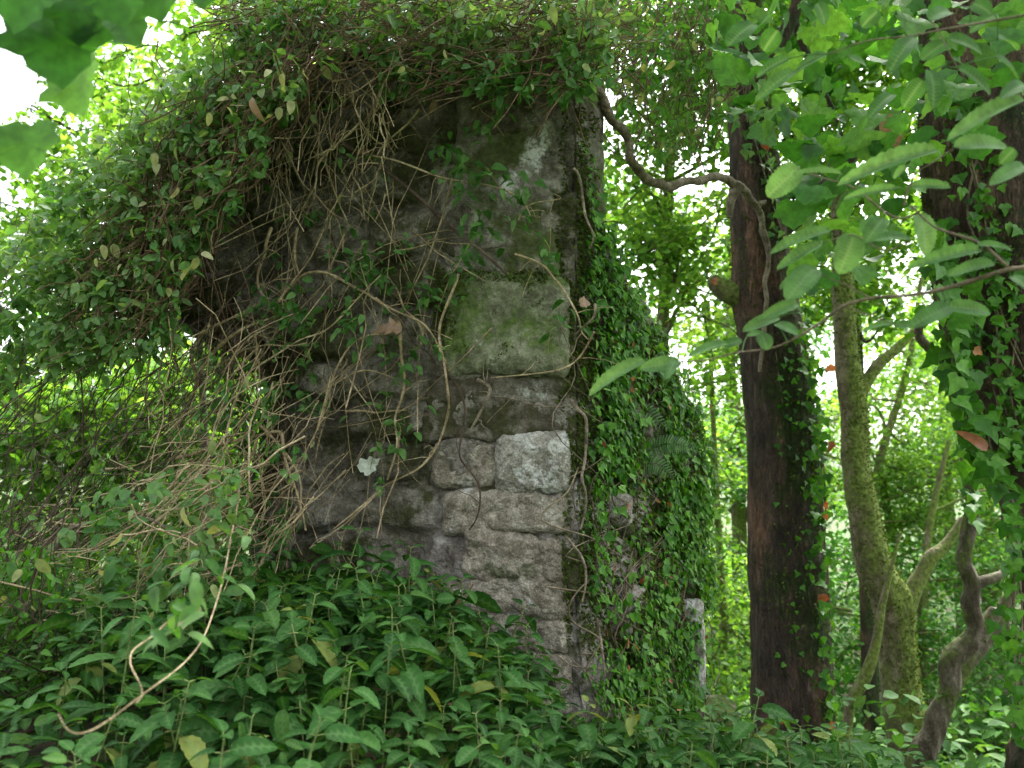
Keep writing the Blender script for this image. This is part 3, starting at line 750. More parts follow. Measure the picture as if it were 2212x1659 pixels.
# ------------------------------------------------------------------ ivy on the return wall, on the trunks
iv = thing('wall_ivy', 'dense glossy ivy covering the side face of the ruined wall', 'ivy', CORNER + RDIR * .5)
n = 15500
r = RS.uniform(.0, 1.1, n); zt = np.interp(r, [0, .1, .45, .8, 1.1], [2.7, 2.45, 2.2, 1.95, 1.6])
z = RS.uniform(.2, 1.0, n) * zt
keep = ~((r < .14) & (RS.rand(n) < .42)) & ~((r > .88) & (z < .95) & (RS.rand(n) < .93))
dens = fbm(np.stack([r * 4, z * 3, z * 0], -1), 3, 77)
keep &= RS.rand(n) < np.clip(.72 + dens * 2.1, .06, 1)
r, z = r[keep], z[keep]; n = len(r)
pos = CORNER + r[:, None] * RDIR + RNRM * RS.uniform(.005, .075, n)[:, None]; pos[:, 2] = z
dr = RS.randn(n, 3) * .35 + np.array([0, 0, -1.0]) + RNRM * .35 + RDIR * .25
nr = RNRM + RS.randn(n, 3) * .4 + np.array([0, 0, .55])
b = MB(); h = n // 2
b.leaves(T_IVY, pos[:h], dr[:h], nr[:h], (.013 + .032 * RS.rand(h) ** 2), 1.0)
b.leaves(T_OV, pos[h:], dr[h:], nr[h:], (.012 + .030 * RS.rand(n - h) ** 2), .8)
b.build('foliage', M['ivy'], iv)
b = MB()
for k in range(70):
    r0 = RS.uniform(0, 1.05); z0 = RS.uniform(.3, 1.2); L_ = RS.uniform(.3, 1.0)
    q = [(r0 + RS.randn() * .05 * j, z0 + L_ * j / 5) for j in range(6)]
    pp = np.array([CORNER + a * RDIR + RNRM * RS.uniform(.01, .05) + np.array([0, 0, zc]) for a, zc in q])
    b.tube(catmull(pp, 4), RS.uniform(.0012, .003), 5)
b.build('stems', M['twig_grey'], iv)
# dry brown leaves trapped in the ivy
b = MB(); n = 70
r = RS.uniform(.1, 1.05, n); z = RS.uniform(.4, 2.0, n)
pos = CORNER + r[:, None] * RDIR + RNRM * RS.uniform(.01, .09, n)[:, None]; pos[:, 2] = z
b.leaves(T_OV, pos, RS.randn(n, 3) + np.array([0, 0, -1]), RNRM + RS.randn(n, 3) * .5, RS.uniform(.02, .045, n), .8)
b.build('dead_leaves', M['dead_orange'], iv)

def trunk_ivy(name, label, region, Y, n, size, seed, mat='ivy', front=.2, jit=.08):
    rs = np.random.RandomState(seed)
    poly = np.array(region, float)
    k = rs.randint(0, len(poly) - 1, n); t = rs.rand(n, 1)
    c = poly[k] * (1 - t) + poly[k + 1] * t
    x = c[:, 0] + rs.randn(n) * c[:, 2] * .45; y = c[:, 1] + rs.randn(n) * 14
    pos = P(x, y, Y - front + rs.randn(n) * jit)
    tt = thing(name, label, 'ivy', P(poly[-1][0], poly[-1][1], Y - front))
    b = MB(); dr = rs.randn(n, 3) * .5 + np.array([0, -.3, -1]); nr = rs.randn(n, 3) * .5 + np.array([0, -1, .6])
    b.leaves(T_IVY, pos, dr, nr, size * rs.uniform(.6, 1.2, n), 1.0, rs.rand(n) * .8); b.build('foliage', M[mat], tt)
    b = MB()
    for j in range(5):
        pp = P(poly[:, 0] + rs.randn(len(poly)) * poly[:, 2] * .3, poly[:, 1], Y - front + .02 + rs.rand() * .03)
        b.tube(catmull(pp, 6), rs.uniform(.003, .006), 6)
    b.build('stems', M['twig_grey'], tt)
trunk_ivy('trunk_ivy', 'ivy trailing down the shaded side of the dark trunk', [(1720, 640, 28), (1745, 800, 26), (1768, 960, 24), (1772, 1120, 22), (1785, 1300, 24), (1790, 1480, 26), (1792, 1600, 26)], 4.5, 330, .05, 61, front=.1)
trunk_ivy('trunk_ivy', 'ivy with pale leaves high on the dark trunk', [(1610, 120, 30), (1620, 240, 40), (1650, 330, 45), (1690, 520, 20)], 4.5, 110, .05, 62, mat='creeper', front=.17)
trunk_ivy('trunk_ivy', 'large leaved dark ivy clinging to the leaning trunk', [(2030, 480, 40), (2040, 620, 60), (2060, 720, 60), (2075, 820, 45), (2110, 930, 35), (2160, 1050, 40)], 3.9, 190, .085, 63, front=.28)
trunk_ivy('trunk_ivy', 'small leaved ivy threading up the face of the leaning trunk', [(2070, 150, 80), (2090, 300, 80), (2130, 480, 85), (2160, 650, 80), (2190, 850, 70), (2210, 1000, 50)], 3.9, 330, .05, 67, front=.27, jit=.03)
trunk_ivy('trunk_ivy', 'ivy and moss thinly covering the sunny side of the dark trunk', [(1700, 760, 40), (1720, 950, 50), (1730, 1150, 50), (1745, 1350, 50), (1750, 1560, 50)], 4.5, 150, .032, 68, front=.18, jit=.015)
trunk_ivy('trunk_ivy', 'dark ivy hanging low beside the base of the leaning trunk', [(2185, 1080, 24), (2195, 1200, 30), (2195, 1350, 34), (2200, 1450, 30), (2205, 1600, 30)], 3.9, 100, .06, 64, front=.35)
trunk_ivy('trunk_ivy', 'heart shaped ivy wrapping the upper crooked tree', [(2050, 760, 20), (2070, 850, 20), (2090, 960, 18), (2100, 1040, 18), (2105, 1120, 14)], 4.8, 70, .085, 65, front=.06)

rs = np.random.RandomState(12); b = MB(); n = 9000
r = rs.rand(n) ** 1.4 * .24 - .02; z = rs.uniform(.9, 2.85, n); k = (fbm(np.stack([r * 6, z * 2.5, r * 0], 1), 4, 3) + rs.randn(n) * .15) > -.12
r, z = r[k], z[k]; n = len(r); pos = CORNER + r[:, None] * RDIR; pos[:, 2] = z; rv = Vector(RNRM)
for i in range(n):
    h = WALL.ray_cast(Vector(pos[i]) + rv * .4, -rv, .6)
    pos[i] = (h[0] if h[0] is not None else Vector(pos[i]) + rv * .012)[:]
b.leaves(T_LOW, pos, RNRM + rs.randn(n, 3) * .7 + np.array([0, 0, -.6]), rs.randn(n, 3), rs.uniform(.008, .02, n), .9, rs.rand(n) * .6)
n = 9000; r = rs.uniform(.2, 1.04, n); z = rs.uniform(.3, 1, n) * np.interp(r, [0, .1, .45, .8, 1.1], [2.7, 2.45, 2.2, 1.95, 1.6])
k = fbm(np.stack([r * 4, z * 3, r * 0], 1), 4, 6) + rs.randn(n) * .15 > -.25; r, z = r[k], z[k]; n = len(r)
pos = CORNER + r[:, None] * RDIR; pos[:, 2] = z
for i in range(n):
    h = WALL.ray_cast(Vector(pos[i]) + rv * .4, -rv, .6)
    pos[i] = (h[0] if h[0] is not None else Vector(pos[i]) + rv * .012)[:]
b.leaves(T_LOW, pos, RNRM + rs.randn(n, 3) * .7 + np.array([0, 0, -.8]), rs.randn(n, 3), rs.uniform(.01, .026, n), .9, rs.rand(n) * .7)
b.build('moss', M['moss_tuft'], wall)
b = MB(); n = 5200; x = rs.uniform(985, 1222, n); y = rs.uniform(612, 800, n)
f = fbm(np.stack([x / 60, y / 60, x * 0], 1), 4, 8) + 1.1 * (1 - ss(612, 668, y)) + .9 * (1 - ss(985, 1050, x)) * (1 - ss(680, 760, y)) + rs.randn(n) * .12
k = f > .5; x, y = x[k], y[k]; n = len(x); pos = clear_wall(PW(x, y, -.2), -.002)
b.leaves(T_LOW, pos, LNRM + rs.randn(n, 3) * .7 + np.array([0, 0, .3]), rs.randn(n, 3), rs.uniform(.006, .016, n), .9)
b.build('moss_cushion', M['moss_tuft'], wall)
# ------------------------------------------------------------------ fern on the ivy wall
def fern(c, fronds, label):
    t = thing('fern', label, 'fern', c)
    b = MB()
    for (x0, y0, x1, y1, n) in fronds:
        a = P(x0, y0, 3.42); e = P(x1, y1, 3.3)
        m = (a + e) / 2 + np.array([0, -.03, .03]); q = catmull([a, m, e], n)
        b.tube(q, .0012, 4)
        tg = norm(np.gradient(q, axis=0))
        up = norm(np.cross(tg, np.cross(tg, np.array([0, 1.0, .3]))))
        for sgn in (-1, 1):
            sd = norm(np.cross(tg, np.array([0, -1.0, .35]))) * sgn + tg * .35
            ln = .040 * np.sin(np.linspace(.6, 3.0, len(q))) + .004
            b.leaves(T_LA, q, sd, np.tile([0, -1.0, .6], (len(q), 1)), ln, .5)
    b.build('fronds', M['fern'], t)
fern(P(1380, 985, 3.42), [(1375, 985, 1505, 968, 12), (1370, 1010, 1455, 1030, 8)], 'fern with pale fronds growing out of the wall ivy')
fern(P(1350, 1100, 3.42), [(1345, 890, 1440, 925, 8)], 'single small fern frond in the ivy just above the larger fern')

# ------------------------------------------------------------------ creeper thickets
from math import pi
def in_poly(x, y, poly):
    c = np.zeros(x.shape, bool); j = len(poly) - 1
    for i in range(len(poly)):
        xi, yi = poly[i]; xj, yj = poly[j]
        c ^= ((yi > y) != (yj > y)) & (x < (xj - xi) * (y - yi) / (yj - yi + 1e-9) + xi); j = i
    return c
def sample_poly(poly, n, rs, dens=None):
    p = np.array(poly, float); lo, hi = p.min(0), p.max(0); xs, ys = [], []; k = 0
    while k < n:
        x = rs.uniform(lo[0], hi[0], n * 2); y = rs.uniform(lo[1], hi[1], n * 2)
        m = in_poly(x, y, poly)
        if dens is not None: m &= rs.rand(len(x)) < dens(x, y)
        xs.append(x[m]); ys.append(y[m]); k += m.sum()
    return np.concatenate(xs)[:n], np.concatenate(ys)[:n]
def thicket(name, label, cat, poly, nleaf, ntwig, npale, off, seed, size=.042, twig_dir=(-.4, -1), tlen=.35, mat='creeper', twigm='twig', sprig=5, ldens=None, tdens=None):
    rs = np.random.RandomState(seed)
    x, y = sample_poly(poly, 1, rs)
    t = thing(name, label, cat, PW(x[0], y[0], off[0]))
    # sprigs: short stems with opposite leaves
    ns = nleaf // sprig
    x, y = sample_poly(poly, ns, rs, ldens)
    o = off[0] + (off[1] - off[0]) * rs.rand(ns) ** .7
    c = PW(x, y, o)
    pos, dr, rn = [], [], []
    tone = np.clip(.5 + .9 * fbm(c * 3.0, 3, seed), 0, 1)
    sd = norm(rs.randn(ns, 3) + np.array([0, -.3, -.6]))
    for k in range(sprig):
        pos.append(c + sd * (k * .012) + rs.randn(ns, 3) * .008)
        d = rs.randn(ns, 3); d[:, 2] = d[:, 2] * .6 - .45; d = norm(d) + sd * .4
        dr.append(d); rn.append(np.clip(tone * .6 + rs.rand(ns) * .5 - .05, 0, 1))
    pos = np.concatenate(pos); dr = np.concatenate(dr); rn = np.concatenate(rn); n = len(pos)
    nr = rs.randn(n, 3) * .55 + np.array([0, -.45, 1.0])
    b = MB(); b.leaves(T_OV, pos, dr, nr, size * rs.uniform(.55, 1.2, n), rs.uniform(.8, 1.05, n), rn); b.build('foliage', M[mat], t)
    if npale:
        x, y = sample_poly(poly, npale, rs); pos = PW(x, y, off[1] + rs.rand(npale) * .08)
        b = MB(); b.leaves(T_OV, pos, rs.randn(npale, 3) * .6 + np.array([0, 0, -1]), rs.randn(npale, 3) * .8 + np.array([0, -1, .3]), size * rs.uniform(.5, 1.25, npale), rs.uniform(.75, 1.1, npale), None, rs.uniform(0, .5, npale)); b.build('yellowed_leaves', M['creeper_pale'], t)
    b = MB()
    x, y = sample_poly(poly, ntwig, rs, tdens); o = off[0] + (off[1] - off[0]) * rs.rand(ntwig)
    p0 = PW(x, y, o)
    for i in range(ntwig):
        L_ = tlen * rs.uniform(.4, 1.3)
        d = norm(np.array([twig_dir[0], 0, twig_dir[1]]) + rs.randn(3) * .45)
        cv = rs.randn(3) * .35
        q = np.array([p0[i] + d * L_ * (s - .5) + cv * L_ * (s - .5) ** 2 for s in np.linspace(0, 1, 7)]) + rs.randn(7, 3) * .006
        b.tube(q, rs.choice([.0011, .0015, .002, .003], p=[.35, .35, .2, .1]), 4, cap=False)
    b.build('twigs', M[twigm], t)
    return t
LEFT = [(-80, 620), (60, 470), (220, 300), (330, 190), (450, 110), (560, 80), (660, 150), (600, 240), (520, 400), (440, 520), (380, 640), (360, 740), (200, 800), (60, 800), (-80, 860)]
thicket('creeper_thicket', 'dense leafy creeper mass spilling off the wall towards the sky', 'creeper', LEFT, 7000, 260, 0, (.02, .5), 71, size=.048)
thicket('creeper_thicket', 'brown twiggy creeper with yellowed leaves against the dark wall shoulder', 'creeper', [(250, 420), (450, 180), (700, 60), (700, 130), (600, 270), (525, 400), (430, 560), (350, 700), (240, 720), (150, 620)], 2100, 1300, 42, (.05, .5), 72, twig_dir=(-.6, -1), tlen=.3)
thicket('creeper_thicket', 'creeper cap hanging over the top edge of the wall', 'creeper', [(480, -20), (1330, -20), (1300, 180), (1180, 200), (1040, 185), (930, 170), (850, 150), (760, 90), (640, 130), (520, 160)], 4400, 1000, 8, (-.1, .42), 73, twig_dir=(-1, -.3))
thicket('creeper_thicket', 'bright pale leaved creeper curtain left of the arching woody vine', 'creeper', [(1230, -30), (1600, -30), (1590, 220), (1500, 330), (1380, 330), (1330, 200), (1260, 190)], 1800, 380, 30, (-1.0, -.3), 74, mat='wood_leaf', twig_dir=(-.3, -1))
thicket('creeper_thicket', 'trailing pale green creeper sprawling in front of the leafy bank', 'creeper', [(-20, 1260), (130, 1080), (330, 1000), (520, 1010), (560, 1120), (500, 1240), (450, 1330), (330, 1420), (180, 1500), (60, 1480), (0, 1420)], 850, 170, 16, (.3, 1.0), 75, size=.045, twig_dir=(1, .5), tlen=.3, twigm='stem')
thicket('twig_curtain', 'curtain of bare brown twigs hanging under the creeper mass', 'creeper', [(-60, 720), (200, 720), (420, 700), (520, 760), (500, 900), (380, 1050), (250, 1200), (100, 1330), (-60, 1400)], 120, 330, 5, (.0, .45), 76, twig_dir=(-.75, -1), tlen=.55, twigm='stem_dark')
thicket('shade_thicket', 'dark brushwood in the shaded corner below the trailing creeper', 'brushwood', [(-60, 1150), (120, 1180), (160, 1330), (200, 1500), (140, 1700), (-60, 1700)], 5200, 420, 4, (.1, 1.0), 77, twig_dir=(-.3, -1), mat='ivy', twigm='stem_dark', tlen=.4, size=.03)

thicket('creeper_tangle', 'tangle of thin arching stems bunched under the creeper cap', 'creeper', [(590, 90), (760, 100), (860, 150), (840, 300), (760, 330), (660, 330), (560, 420), (520, 330)], 70, 120, 3, (.05, .3), 78, twig_dir=(-.15, -1), tlen=.42, twigm='stem')
thicket('creeper_tangle', 'tangle of pale stems arching down before the broken wall end', 'creeper', [(340, 780), (480, 690), (560, 760), (640, 900), (660, 1120), (600, 1230), (420, 1230), (330, 1080)], 220, 120, 6, (.1, .6), 79, twig_dir=(-.5, -1), tlen=.42, twigm='stem')
thicket('creeper_tangle', 'fine net of thin brown stems spread across the middle of the wall face', 'creeper', [(560, 300), (900, 330), (980, 620), (960, 900), (800, 1060), (640, 1130), (430, 760), (520, 520)], 260, 80, 6, (.04, .12), 81, twig_dir=(-.2, -1), tlen=.75, twigm='stem')
thicket('wall_end_creeper', 'dark leafy creeper clothing the broken lower end of the wall', 'creeper', [(400, 660), (540, 690), (590, 820), (610, 1000), (600, 1150), (500, 1150), (510, 950), (480, 800), (420, 740)], 380, 160, 0, (-.05, .10), 80, twig_dir=(-.1, -1), mat='mercury')
# ------------------------------------------------------------------ individual creeper stems traced from the photograph
def sprig_leaves(b, c, n, size, rs, spread=.05):
    d = rs.randn(n, 3); d[:, 2] = -abs(d[:, 2]) * .5 - .1; d[:, 1] -= .3
    pos = np.asarray(c) + rs.randn(n, 3) * spread
    nr = rs.randn(n, 3) * .45 + np.array([0, -.6, 1.0])
    b.leaves(T_OV, pos, d, nr, size * rs.uniform(.65, 1.2, n), rs.uniform(.75, .95, n), rs.rand(n) * .75, rs.uniform(0, .35, n))
def vine(sheet, pts, wpx, off, label=None, mat='stem', leaves=(), name='climbing_creeper', plane=LNRM, twiglets=2, seed=0):
    rs = np.random.RandomState(1000 + seed)
    q = sh(sheet, pts); q = np.array([(a[0], a[1]) for a in q])
    m = len(q)
    if isinstance(off, (tuple, list)): offs = np.interp(np.linspace(0, 1, m), np.linspace(0, 1, len(off)), off)
    else: offs = off + .02 * np.sin(np.arange(m) * 1.7 + seed)
    offs = np.asarray(offs) + .03
    c = PW(q[:, 0], q[:, 1], offs, plane)
    cl = catmull(c, 7)
    if plane is LNRM:
        cl = smooth1(clear_wall(smooth1(clear_wall(cl, .016), 7), .010), 3)
    dep = np.linalg.norm(cl - EYE, axis=1)
    r0 = wpx * SH[sheet][2] * KPX * dep * .47
    rad = r0 * np.linspace(1.1, .6, len(cl)) * (1 + .1 * rs.randn(len(cl)))
    lab = label or 'thin brown creeper stem tangled over the ruined wall face'
    t = thing(name, lab, 'creeper', c[0], None if label else 'tangled creeper stems on the wall')
    b = MB(); b.tube(cl, rad, 8, bump=.12, freq=60)
    if twiglets:
        for k in range(twiglets + int(len(cl) / 14)):
            i = rs.randint(1, len(cl) - 1); d = norm(rs.randn(3) * np.array([1, .4, 1]))
            L_ = rs.uniform(.04, .16)
            pp = np.array([cl[i] + d * L_ * s + np.array([0, 0, -.25 * L_ * s * s]) + rs.randn(3) * .003 for s in np.linspace(0, 1, 5)])
            b.tube(pp, np.linspace(max(r0[i] * .4, .0012), .0008, 5), 5, cap=False)
    b.build('stem', M[mat], t)
    if leaves:
        b = MB()
        for (lx, ly, n) in leaves:
            sprig_leaves(b, clear_wall(PW(lx, ly, float(np.mean(offs)) + .03), .05)[0], int(n * 1.3), .046, rs, .03)
        b.build('foliage', M['creeper'], t)
    return t
V = [
 ('D', [(890, 110), (850, 230), (780, 400), (770, 520), (800, 650), (825, 850), (825, 950), (760, 1150), (650, 1280), (500, 1350), (420, 1400), (300, 1510), (120, 1655)], 18, .05, 'long slack creeper stem swinging down beside the mossy corner block', 'stem', [(1000, 560, 11), (1010, 545, 8)]),
 ('D', [(530, 380), (540, 500), (550, 650), (570, 740), (545, 880), (505, 980), (525, 1100), (510, 1200), (455, 1370)], 20, .07, 'wavy creeper stem carrying two bright green leaf tufts', 'stem', [(868, 790, 9), (880, 780, 6), (850, 965, 8), (890, 920, 6)]),
 ('D', [(790, 600), (830, 720), (900, 820), (925, 950), (890, 1150), (900, 1230), (985, 1330), (1015, 1420), (1000, 1560), (940, 1650)], 15, .035, 'dark thin creeper stem snaking down to the pale stones', 'stem_dark', []),
 ('A', [(640, 620), (700, 530), (830, 400), (960, 370), (1080, 400), (1200, 470), (1340, 540), (1450, 620), (1530, 660), (1620, 705), (1760, 760), (1840, 840), (1900, 950), (1980, 1120)], 27, .09, 'stout arched creeper stem above the curled brown leaf', 'stem', [(800, 580, 16), (780, 560, 14), (820, 600, 12), (760, 590, 8)]),
 ('A', [(20, 1165), (120, 1020), (270, 880), (430, 790), (590, 740)], 34, .16, 'thickest pale creeper stem sweeping left from the central leaf tuft', 'stem', [(640, 680, 16), (620, 660, 12), (650, 700, 10), (580, 650, 8)]),
 ('A', [(0, 950), (60, 850), (180, 780), (330, 710), (440, 650), (520, 600)], 22, .15, 'pale creeper stem curving just above the thickest one', 'stem', [(560, 655, 8)]),
 ('A', [(190, 1200), (290, 1040), (430, 880), (540, 830), (610, 790)], 20, .15, None, 'stem', []),
 ('A', [(20, 1165), (150, 1130), (320, 1010), (440, 970), (580, 945), (720, 960), (900, 930)], 18, .13, None, 'stem', []),
 ('A', [(280, 1250), (480, 1120), (700, 980), (850, 890), (980, 860), (1130, 740), (1290, 560), (1480, 370)], 15, .17, 'straight pale creeper stem slanting across the whole tangle', 'stem', [(770, 700, 10), (760, 690, 8)]),
 ('A', [(940, 1659), (1000, 1450), (1050, 1280), (1110, 1120), (1180, 1000), (1260, 910), (1400, 865), (1600, 870)], 22, .09, 'hooked creeper stem bowing over from beneath the brown leaf', 'stem', []),
 ('A', [(1060, 1280), (1180, 1200), (1300, 1150), (1420, 1160), (1600, 1230)], 16, .06, None, 'stem', []),
 ('A', [(730, 0), (730, 250), (770, 400), (830, 520), (900, 620)], 20, .06, None, 'stem_dark', []),
 ('A', [(800, 0), (770, 200), (790, 340), (820, 400)], 24, .08, None, 'stem', []),
 ('A', [(600, 0), (545, 150), (540, 240), (490, 350), (480, 480), (540, 580), (610, 660), (620, 760)], 26, .1, 'kinked brown creeper stem dropping into the central leaf tuft', 'stem', []),
 ('A', [(1020, 0), (940, 180), (870, 310), (720, 490), (640, 630)], 12, .13, None, 'stem', []),
 ('A', [(870, 10), (930, 200), (980, 380), (1060, 560), (1090, 700), (1110, 900)], 14, .05, None, 'stem_dark', []),
 ('A', [(1160, 0), (1150, 260)], 16, .06, None, 'stem', []),
 ('A', [(1030, 0), (1130, 270)], 13, .05, None, 'stem_dark', []),
 ('A', [(760, 840), (770, 1000), (800, 1150), (815, 1300), (830, 1450), (825, 1659)], 26, .03, 'dark upright creeper stem running down the lower wall', 'stem_dark', [(660, 850, 12), (610, 830, 8), (640, 790, 7), (690, 870, 9)]),
 ('A', [(1160, 1150), (1280, 1330), (1430, 1520)], 12, .04, None, 'stem', []),
 ('A', [(1150, 1480), (1300, 1465), (1450, 1490), (1570, 1470), (1670, 1460)], 16, .03, None, 'stem', []),
 ('A', [(410, 1440), (600, 1480), (760, 1570), (870, 1600), (1000, 1600), (1200, 1580), (1400, 1530)], 12, .05, None, 'stem_dark', []),
 ('A', [(1500, 400), (1550, 470), (1600, 550), (1640, 680), (1740, 750), (1790, 890), (1760, 960)], 18, .06, None, 'stem', []),
 ('A', [(1600, 700), (1640, 780), (1700, 930), (1820, 1000), (1890, 1100)], 11, .04, None, 'stem_dark', [(930, 650, 11), (915, 640, 8)]),
 ('A', [(1540, 210), (1700, 190), (1830, 150), (1900, 130), (2000, 150), (2212, 150)], 13, .07, 'thin creeper stem stretched sideways above the mossy block', 'stem', [(880, 530, 7), (1170, 550, 9), (1190, 560, 6)]),
 ('B', [(1080, 260), (1200, 120), (1350, 80), (1550, 65), (1680, 90), (1780, 170), (1810, 300), (1800, 430), (1750, 560), (1740, 680)], 20, .2, 'big round creeper loop hanging under the wall top', 'stem', []),
 ('B', [(1330, 80), (1430, 230), (1500, 360), (1560, 500), (1620, 640), (1700, 770), (1790, 850), (1900, 900)], 22, .17, 'brown creeper stem falling inside the big round loop', 'stem', []),
 ('E', [(10, 720), (200, 850), (400, 970), (560, 1090), (700, 1210), (830, 1340), (1020, 1480), (1190, 1640)], 27, .10, 'dark dead stick slanting across the upper wall', 'stem_dark', []),
 ('B', [(1120, 580), (1180, 780), (1240, 950), (1270, 1060), (1330, 1250), (1400, 1440), (1500, 1659)], 26, .1, 'straight brown creeper stem over the grey upper stones', 'stem', []),
 ('B', [(740, 600), (770, 700), (840, 860), (920, 1000), (990, 1150), (1060, 1280), (1180, 1370), (1280, 1500), (1400, 1590)], 24, .14, 'pale brown creeper stem bending out from the twiggy shoulder', 'stem', []),
 ('B', [(960, 1000), (1040, 1180), (1150, 1310), (1230, 1480), (1300, 1659)], 18, .1, None, 'stem_dark', []),
 ('B', [(1620, 640), (1500, 770), (1350, 890), (1230, 1010), (1180, 1120), (1180, 1260), (1100, 1400), (1020, 1560), (1000, 1659)], 24, .16, None, 'stem', []),
 ('B', [(1230, 120), (1160, 280), (1090, 400), (1100, 500), (1140, 620)], 22, .15, None, 'stem', []),
 ('B', [(2210, 500), (2100, 650), (1980, 750), (1850, 870), (1780, 970), (1760, 1050)], 22, .09, None, 'stem', []),
 ('B', [(1780, 530), (1850, 680), (1930, 830), (1990, 920)], 16, .1, None, 'stem', []),
 ('B', [(1640, 975), (1850, 1000), (2000, 1040), (2212, 1120), (2420, 1200), (2700, 1240), (2950, 1290), (3200, 1400), (3300, 1600)], 22, .12, 'long creeper stem leading right to the upper leaf sprays', 'stem', [(980, 340, 10), (1010, 370, 12), (1060, 380, 10), (1000, 400, 9), (1090, 400, 8), (950, 320, 8), (1130, 400, 8)]),
 ('B', [(1830, 1060), (1580, 1060), (1500, 1220), (1400, 1400), (1250, 1659)], 13, .19, None, 'stem', []),
 ('B', [(1530, 1180), (1610, 1290), (1640, 1450), (1660, 1640)], 18, .1, None, 'stem', []),
 ('B', [(1470, 300), (1460, 420), (1440, 560), (1350, 730), (1340, 900)], 20, .2, None, 'twig', []),
 ('B', [(1450, 150), (1520, 280), (1545, 400), (1540, 470)], 18, .22, None, 'stem', []),
 ('B', [(740, 1000), (760, 1200), (800, 1380), (740, 1659)], 16, .13, None, 'stem', []),
 ('B', [(880, 1040), (890, 1250), (930, 1400), (920, 1659)], 22, .12, None, 'stem', []),
 ('B', [(850, 1000), (800, 1150), (720, 1320)], 12, .15, None, 'stem', []),
 ('B', [(1700, 690), (1640, 850), (1560, 1050), (1530, 1200)], 16, .12, None, 'stem', []),
 ('B', [(1860, 1340), (1830, 1480), (1740, 1659)], 16, .08, None, 'stem', []),
 ('B', [(1780, 1110), (1760, 1300), (1700, 1480), (1690, 1659)], 16, .07, None, 'stem', []),
 ('C', [(1240, 420), (1190, 480), (1150, 560), (1130, 650), (1170, 720), (1150, 820), (1080, 970), (1010, 1070), (1000, 1130), (1020, 1220), (1030, 1350)], 24, .17, 'forking creeper stem dropping before the bright gap', 'stem', [(500, 890, 14), (480, 840, 10), (520, 900, 10), (470, 870, 8)]),
 ('C', [(1160, 130), (1110, 190), (1000, 370), (920, 500), (880, 650), (865, 800), (870, 920), (930, 980), (1040, 995)], 14, .25, 'long thin creeper loop drooping in front of the bright gap', 'stem', []),
 ('C', [(650, 350), (800, 380), (900, 400), (1020, 480), (1150, 570)], 14, .22, None, 'stem', []),
 ('C', [(1020, 1220), (1150, 1190), (1300, 1130), (1500, 1090), (1660, 1050), (1670, 1150), (1700, 1280), (1750, 1400), (1790, 1550), (1810, 1659)], 22, .2, 'cream creeper stem that bends sharply down like a hairpin', 'stem', [(520, 930, 8)]),
 ('C', [(1480, 970), (1600, 1080), (1700, 1200), (1770, 1320), (1780, 1450), (1770, 1560)], 16, .18, None, 'stem', []),
 ('C', [(1520, 1090), (1500, 1180), (1440, 1290), (1400, 1420), (1390, 1550)], 20, .22, None, 'stem', []),
 ('C', [(820, 1340), (830, 1440), (880, 1500), (960, 1450), (1090, 1400)], 14, .35, None, 'stem', [(330, 1055, 10)]),
 ('C', [(1040, 1180), (1130, 1060), (1280, 960), (1410, 830), (1530, 720)], 14, .2, None, 'stem', []),
 ('C', [(1170, 1659), (1300, 1560), (1450, 1460), (1600, 1400), (1700, 1310), (1800, 1190), (1870, 1060), (1920, 880), (1960, 700)], 15, .12, None, 'stem', []),
 ('C', [(1530, 1180), (1540, 1300), (1570, 1440), (1560, 1550), (1540, 1659)], 12, .15, None, 'stem', []),
 ('C', [(1110, 1659), (1330, 1500), (1550, 1330), (1700, 1290)], 12, .2, None, 'stem', []),
 ('C', [(1100, 1290), (1300, 1270), (1440, 1300), (1600, 1240)], 10, .2, None, 'stem', []),
 ('C', [(1080, 1500), (1300, 1440), (1500, 1440)], 10, .25, None, 'stem', []),
 ('C', [(600, 1280), (750, 1270), (850, 1240), (950, 1180)], 12, .3, None, 'stem', []),
 ('F', [(1045, 0), (1045, 60), (1010, 220), (985, 370), (930, 560), (870, 700), (760, 810), (660, 880), (530, 980), (430, 1050), (350, 1080), (290, 1060), (250, 980)], 9, (.3, .8, 1.35, 1.7, 1.8, 1.85), 'longest pale creeper stem trailing down over the bank in a hook', 'stem', [(430, 1215, 6), (480, 1215, 5)]),
 ('F', [(740, 580), (660, 660), (580, 710), (570, 780), (610, 850), (625, 910), (590, 950)], 8, (1.5, 1.75), 'short wavy creeper end crossing the longest trailing stem', 'stem', [(390, 1320, 9), (420, 1310, 6)]),
 ('F', [(150, 360), (230, 290), (260, 220), (310, 180), (400, 150), (560, 140)], 20, .4, 'grey bent stick poking out of the trailing creeper', 'bark_vine', []),
 ('F', [(560, 130), (660, 140), (700, 165), (790, 205), (880, 215)], 20, .36, 'curled broad brown dead wood piece in the trailing creeper', 'bark_vine', []),
 ('F', [(930, 360), (980, 530)], 9, .5, None, 'stem', []),
 ('F', [(950, 370), (1050, 500)], 9, .45, None, 'stem', []),
 ('F', [(380, 570), (560, 580), (740, 575)], 9, .6, None, 'stem', []),
 ('F', [(1330, 285), (1500, 170), (1600, 80), (1680, 0)], 9, .12, None, 'stem', []),
 ('F', [(1490, 310), (1500, 200), (1580, 100)], 7, .1, None, 'stem', []),
 ('F', [(300, 760), (400, 830), (550, 900)], 9, .8, None, 'stem', []),
 ('D', [(1190, 0), (1370, 60), (1430, 130), (1500, 210), (1570, 330), (1600, 400), (1610, 470), (1660, 520)], 15, .09, 'straight pale stem crossing the corner above the mossy block', 'stem', [(1220, 685, 7)]),
 ('D', [(1690, 460), (1660, 520), (1600, 620), (1500, 690), (1300, 720), (1040, 742)], 13, .08, 'thin root lying along the joint beneath the mossy block', 'stem', []),
